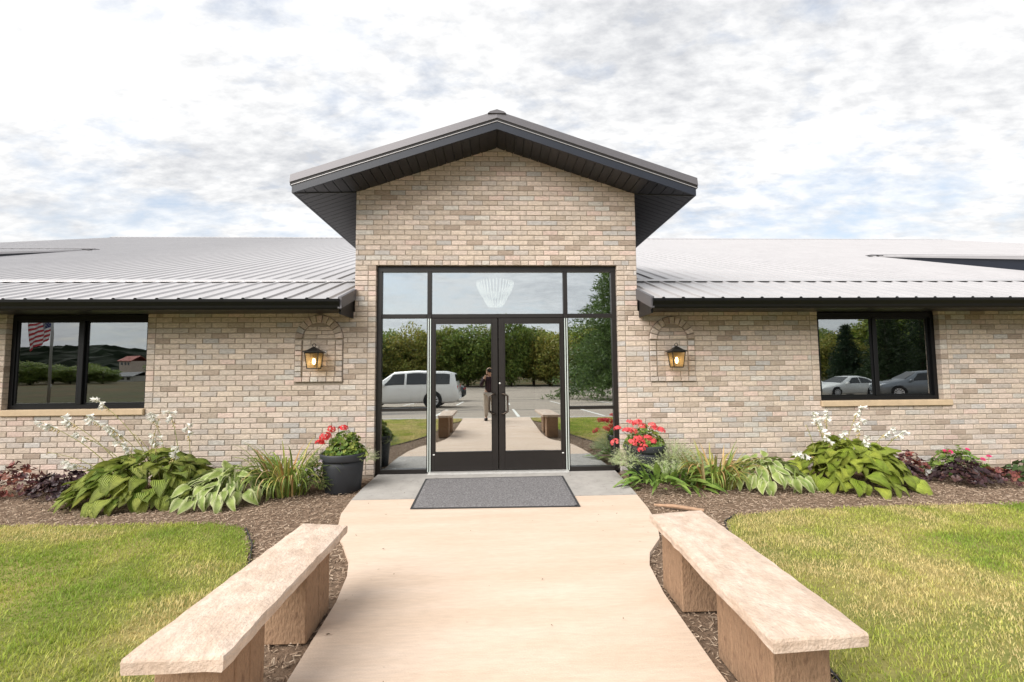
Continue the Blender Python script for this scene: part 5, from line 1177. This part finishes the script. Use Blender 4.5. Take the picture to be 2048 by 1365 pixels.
skin('jacket', [B(0, 0, .72), B(0, 0, .95), B(0, 0, 1.10), B(0, -.01, 1.215), B(.17, -.01, 1.175), B(.255, .05, .965), B(.14, .14, 1.19), B(-.17, -.01, 1.175), B(-.255, .05, .965), B(-.14, .14, 1.19)],
     [(0, 1), (1, 2), (2, 3), (3, 4), (4, 5), (5, 6), (3, 7), (7, 8), (8, 9)], [(.16, .125), (.14, .11), (.155, .12), (.10, .085), .068, .056, .042, .068, .056, .042], m_jack, pp)
skin('trousers', [B(0, 0, .80), B(.09, 0, .72), B(.10, .01, .42), B(.10, -.01, .09), B(-.09, 0, .72), B(-.10, .02, .42), B(-.11, -.01, .09)], [(0, 1), (1, 2), (2, 3), (0, 4), (4, 5), (5, 6)], [(.145, .115), .10, .074, .058, .10, .074, .058], m_trou, pp)
for s in (1, -1): MB().box(*[v_ * K for v_ in sorted((s * .06, s * .16))], -.06 * K, .19 * K, .002, .07 * K, .02).build('shoe', m_shoe, pp, True)
hr = MB(); n = 16
for i in range(9):
    a = PI * i / 8 * .62
    hr.v += [(math.sin(a) * .098 * K * math.cos(2 * PI * k / n), (.025 + math.sin(a) * .108 * math.sin(2 * PI * k / n) - .012) * K, (1.40 + .098 * math.cos(a) - (.10 if math.sin(2 * PI * k / n) < .35 else 0) * (i / 8) ** 2) * K) for k in range(n)]
hr.f += [(i * n + k, i * n + (k + 1) % n, (i + 1) * n + (k + 1) % n, (i + 1) * n + k) for i in range(8) for k in range(n)]
hr.build('hair', m_hair, pp, True)
fc = MB(); fc.ball(.03 * K, .118 * K, 1.405 * K, .011, 8, 6); fc.ball(-.03 * K, .118 * K, 1.405 * K, .011, 8, 6); fc.build('eyes', m_shoe, pp, True)
MB().prism([(-.008, 1.372), (.008, 1.372), (.004, 1.408), (-.004, 1.408)], .112 * K, .138 * K, 'y').build('nose', m_skin, pp, True); MB().box(-.022 * K, .022 * K, .112 * K, .119 * K, 1.345 * K, 1.352 * K, .003).build('mouth', mat('lips', (.40, .14, .12), .5), pp)
for s in (1, -1):
    MB().ball(s * .078 * K, .03 * K, 1.385 * K, .018 * K, 8, 6, 1.5).build('ear', m_skin, pp, True)
    hx, hy, hz = s * .085 * K, .175 * K, 1.315 * K
    for f in range(5):                       # four fingers curled round the camera body and a thumb behind it
        if f < 4: vv = [(hx, hy - .01, hz + .008 * f), (hx - s * .005, hy + .028, hz + .006 + .015 * f), (hx - s * .03, hy + .036, hz + .008 + .015 * f), (hx - s * (.048 - .004 * f), hy + .026, hz + .008 + .015 * f)]
        else: vv = [(hx, hy - .015, hz), (hx - s * .02, hy - .02, hz + .02), (hx - s * .04, hy - .018, hz + .03)]
        skin('finger' if f < 4 else 'thumb', vv, [(i, i + 1) for i in range(len(vv) - 1)], [.010, .009, .0085, .007][:len(vv)], m_skin, pp, 0, 1)
ct = thing('camera_body', 'black camera held up to the face of the person in plum', 'camera', (CAM.x - .15, CAM.y - .075, CAM.z))
MB().box(-.065, .065, -.025, .010, -.045, .045, .008).build('body', m_dark, ct); MB().box(-.022, .022, -.02, .012, .045, .068, .006).build('viewfinder', m_dark, ct)
MB().lathe([(.0001, .045), (.026, .046), (.032, .050), (.034, .044), (.034, .005), (.030, .005)], 22, 0, 0, 0, axis='y').build('lens', m_dark, ct, True)
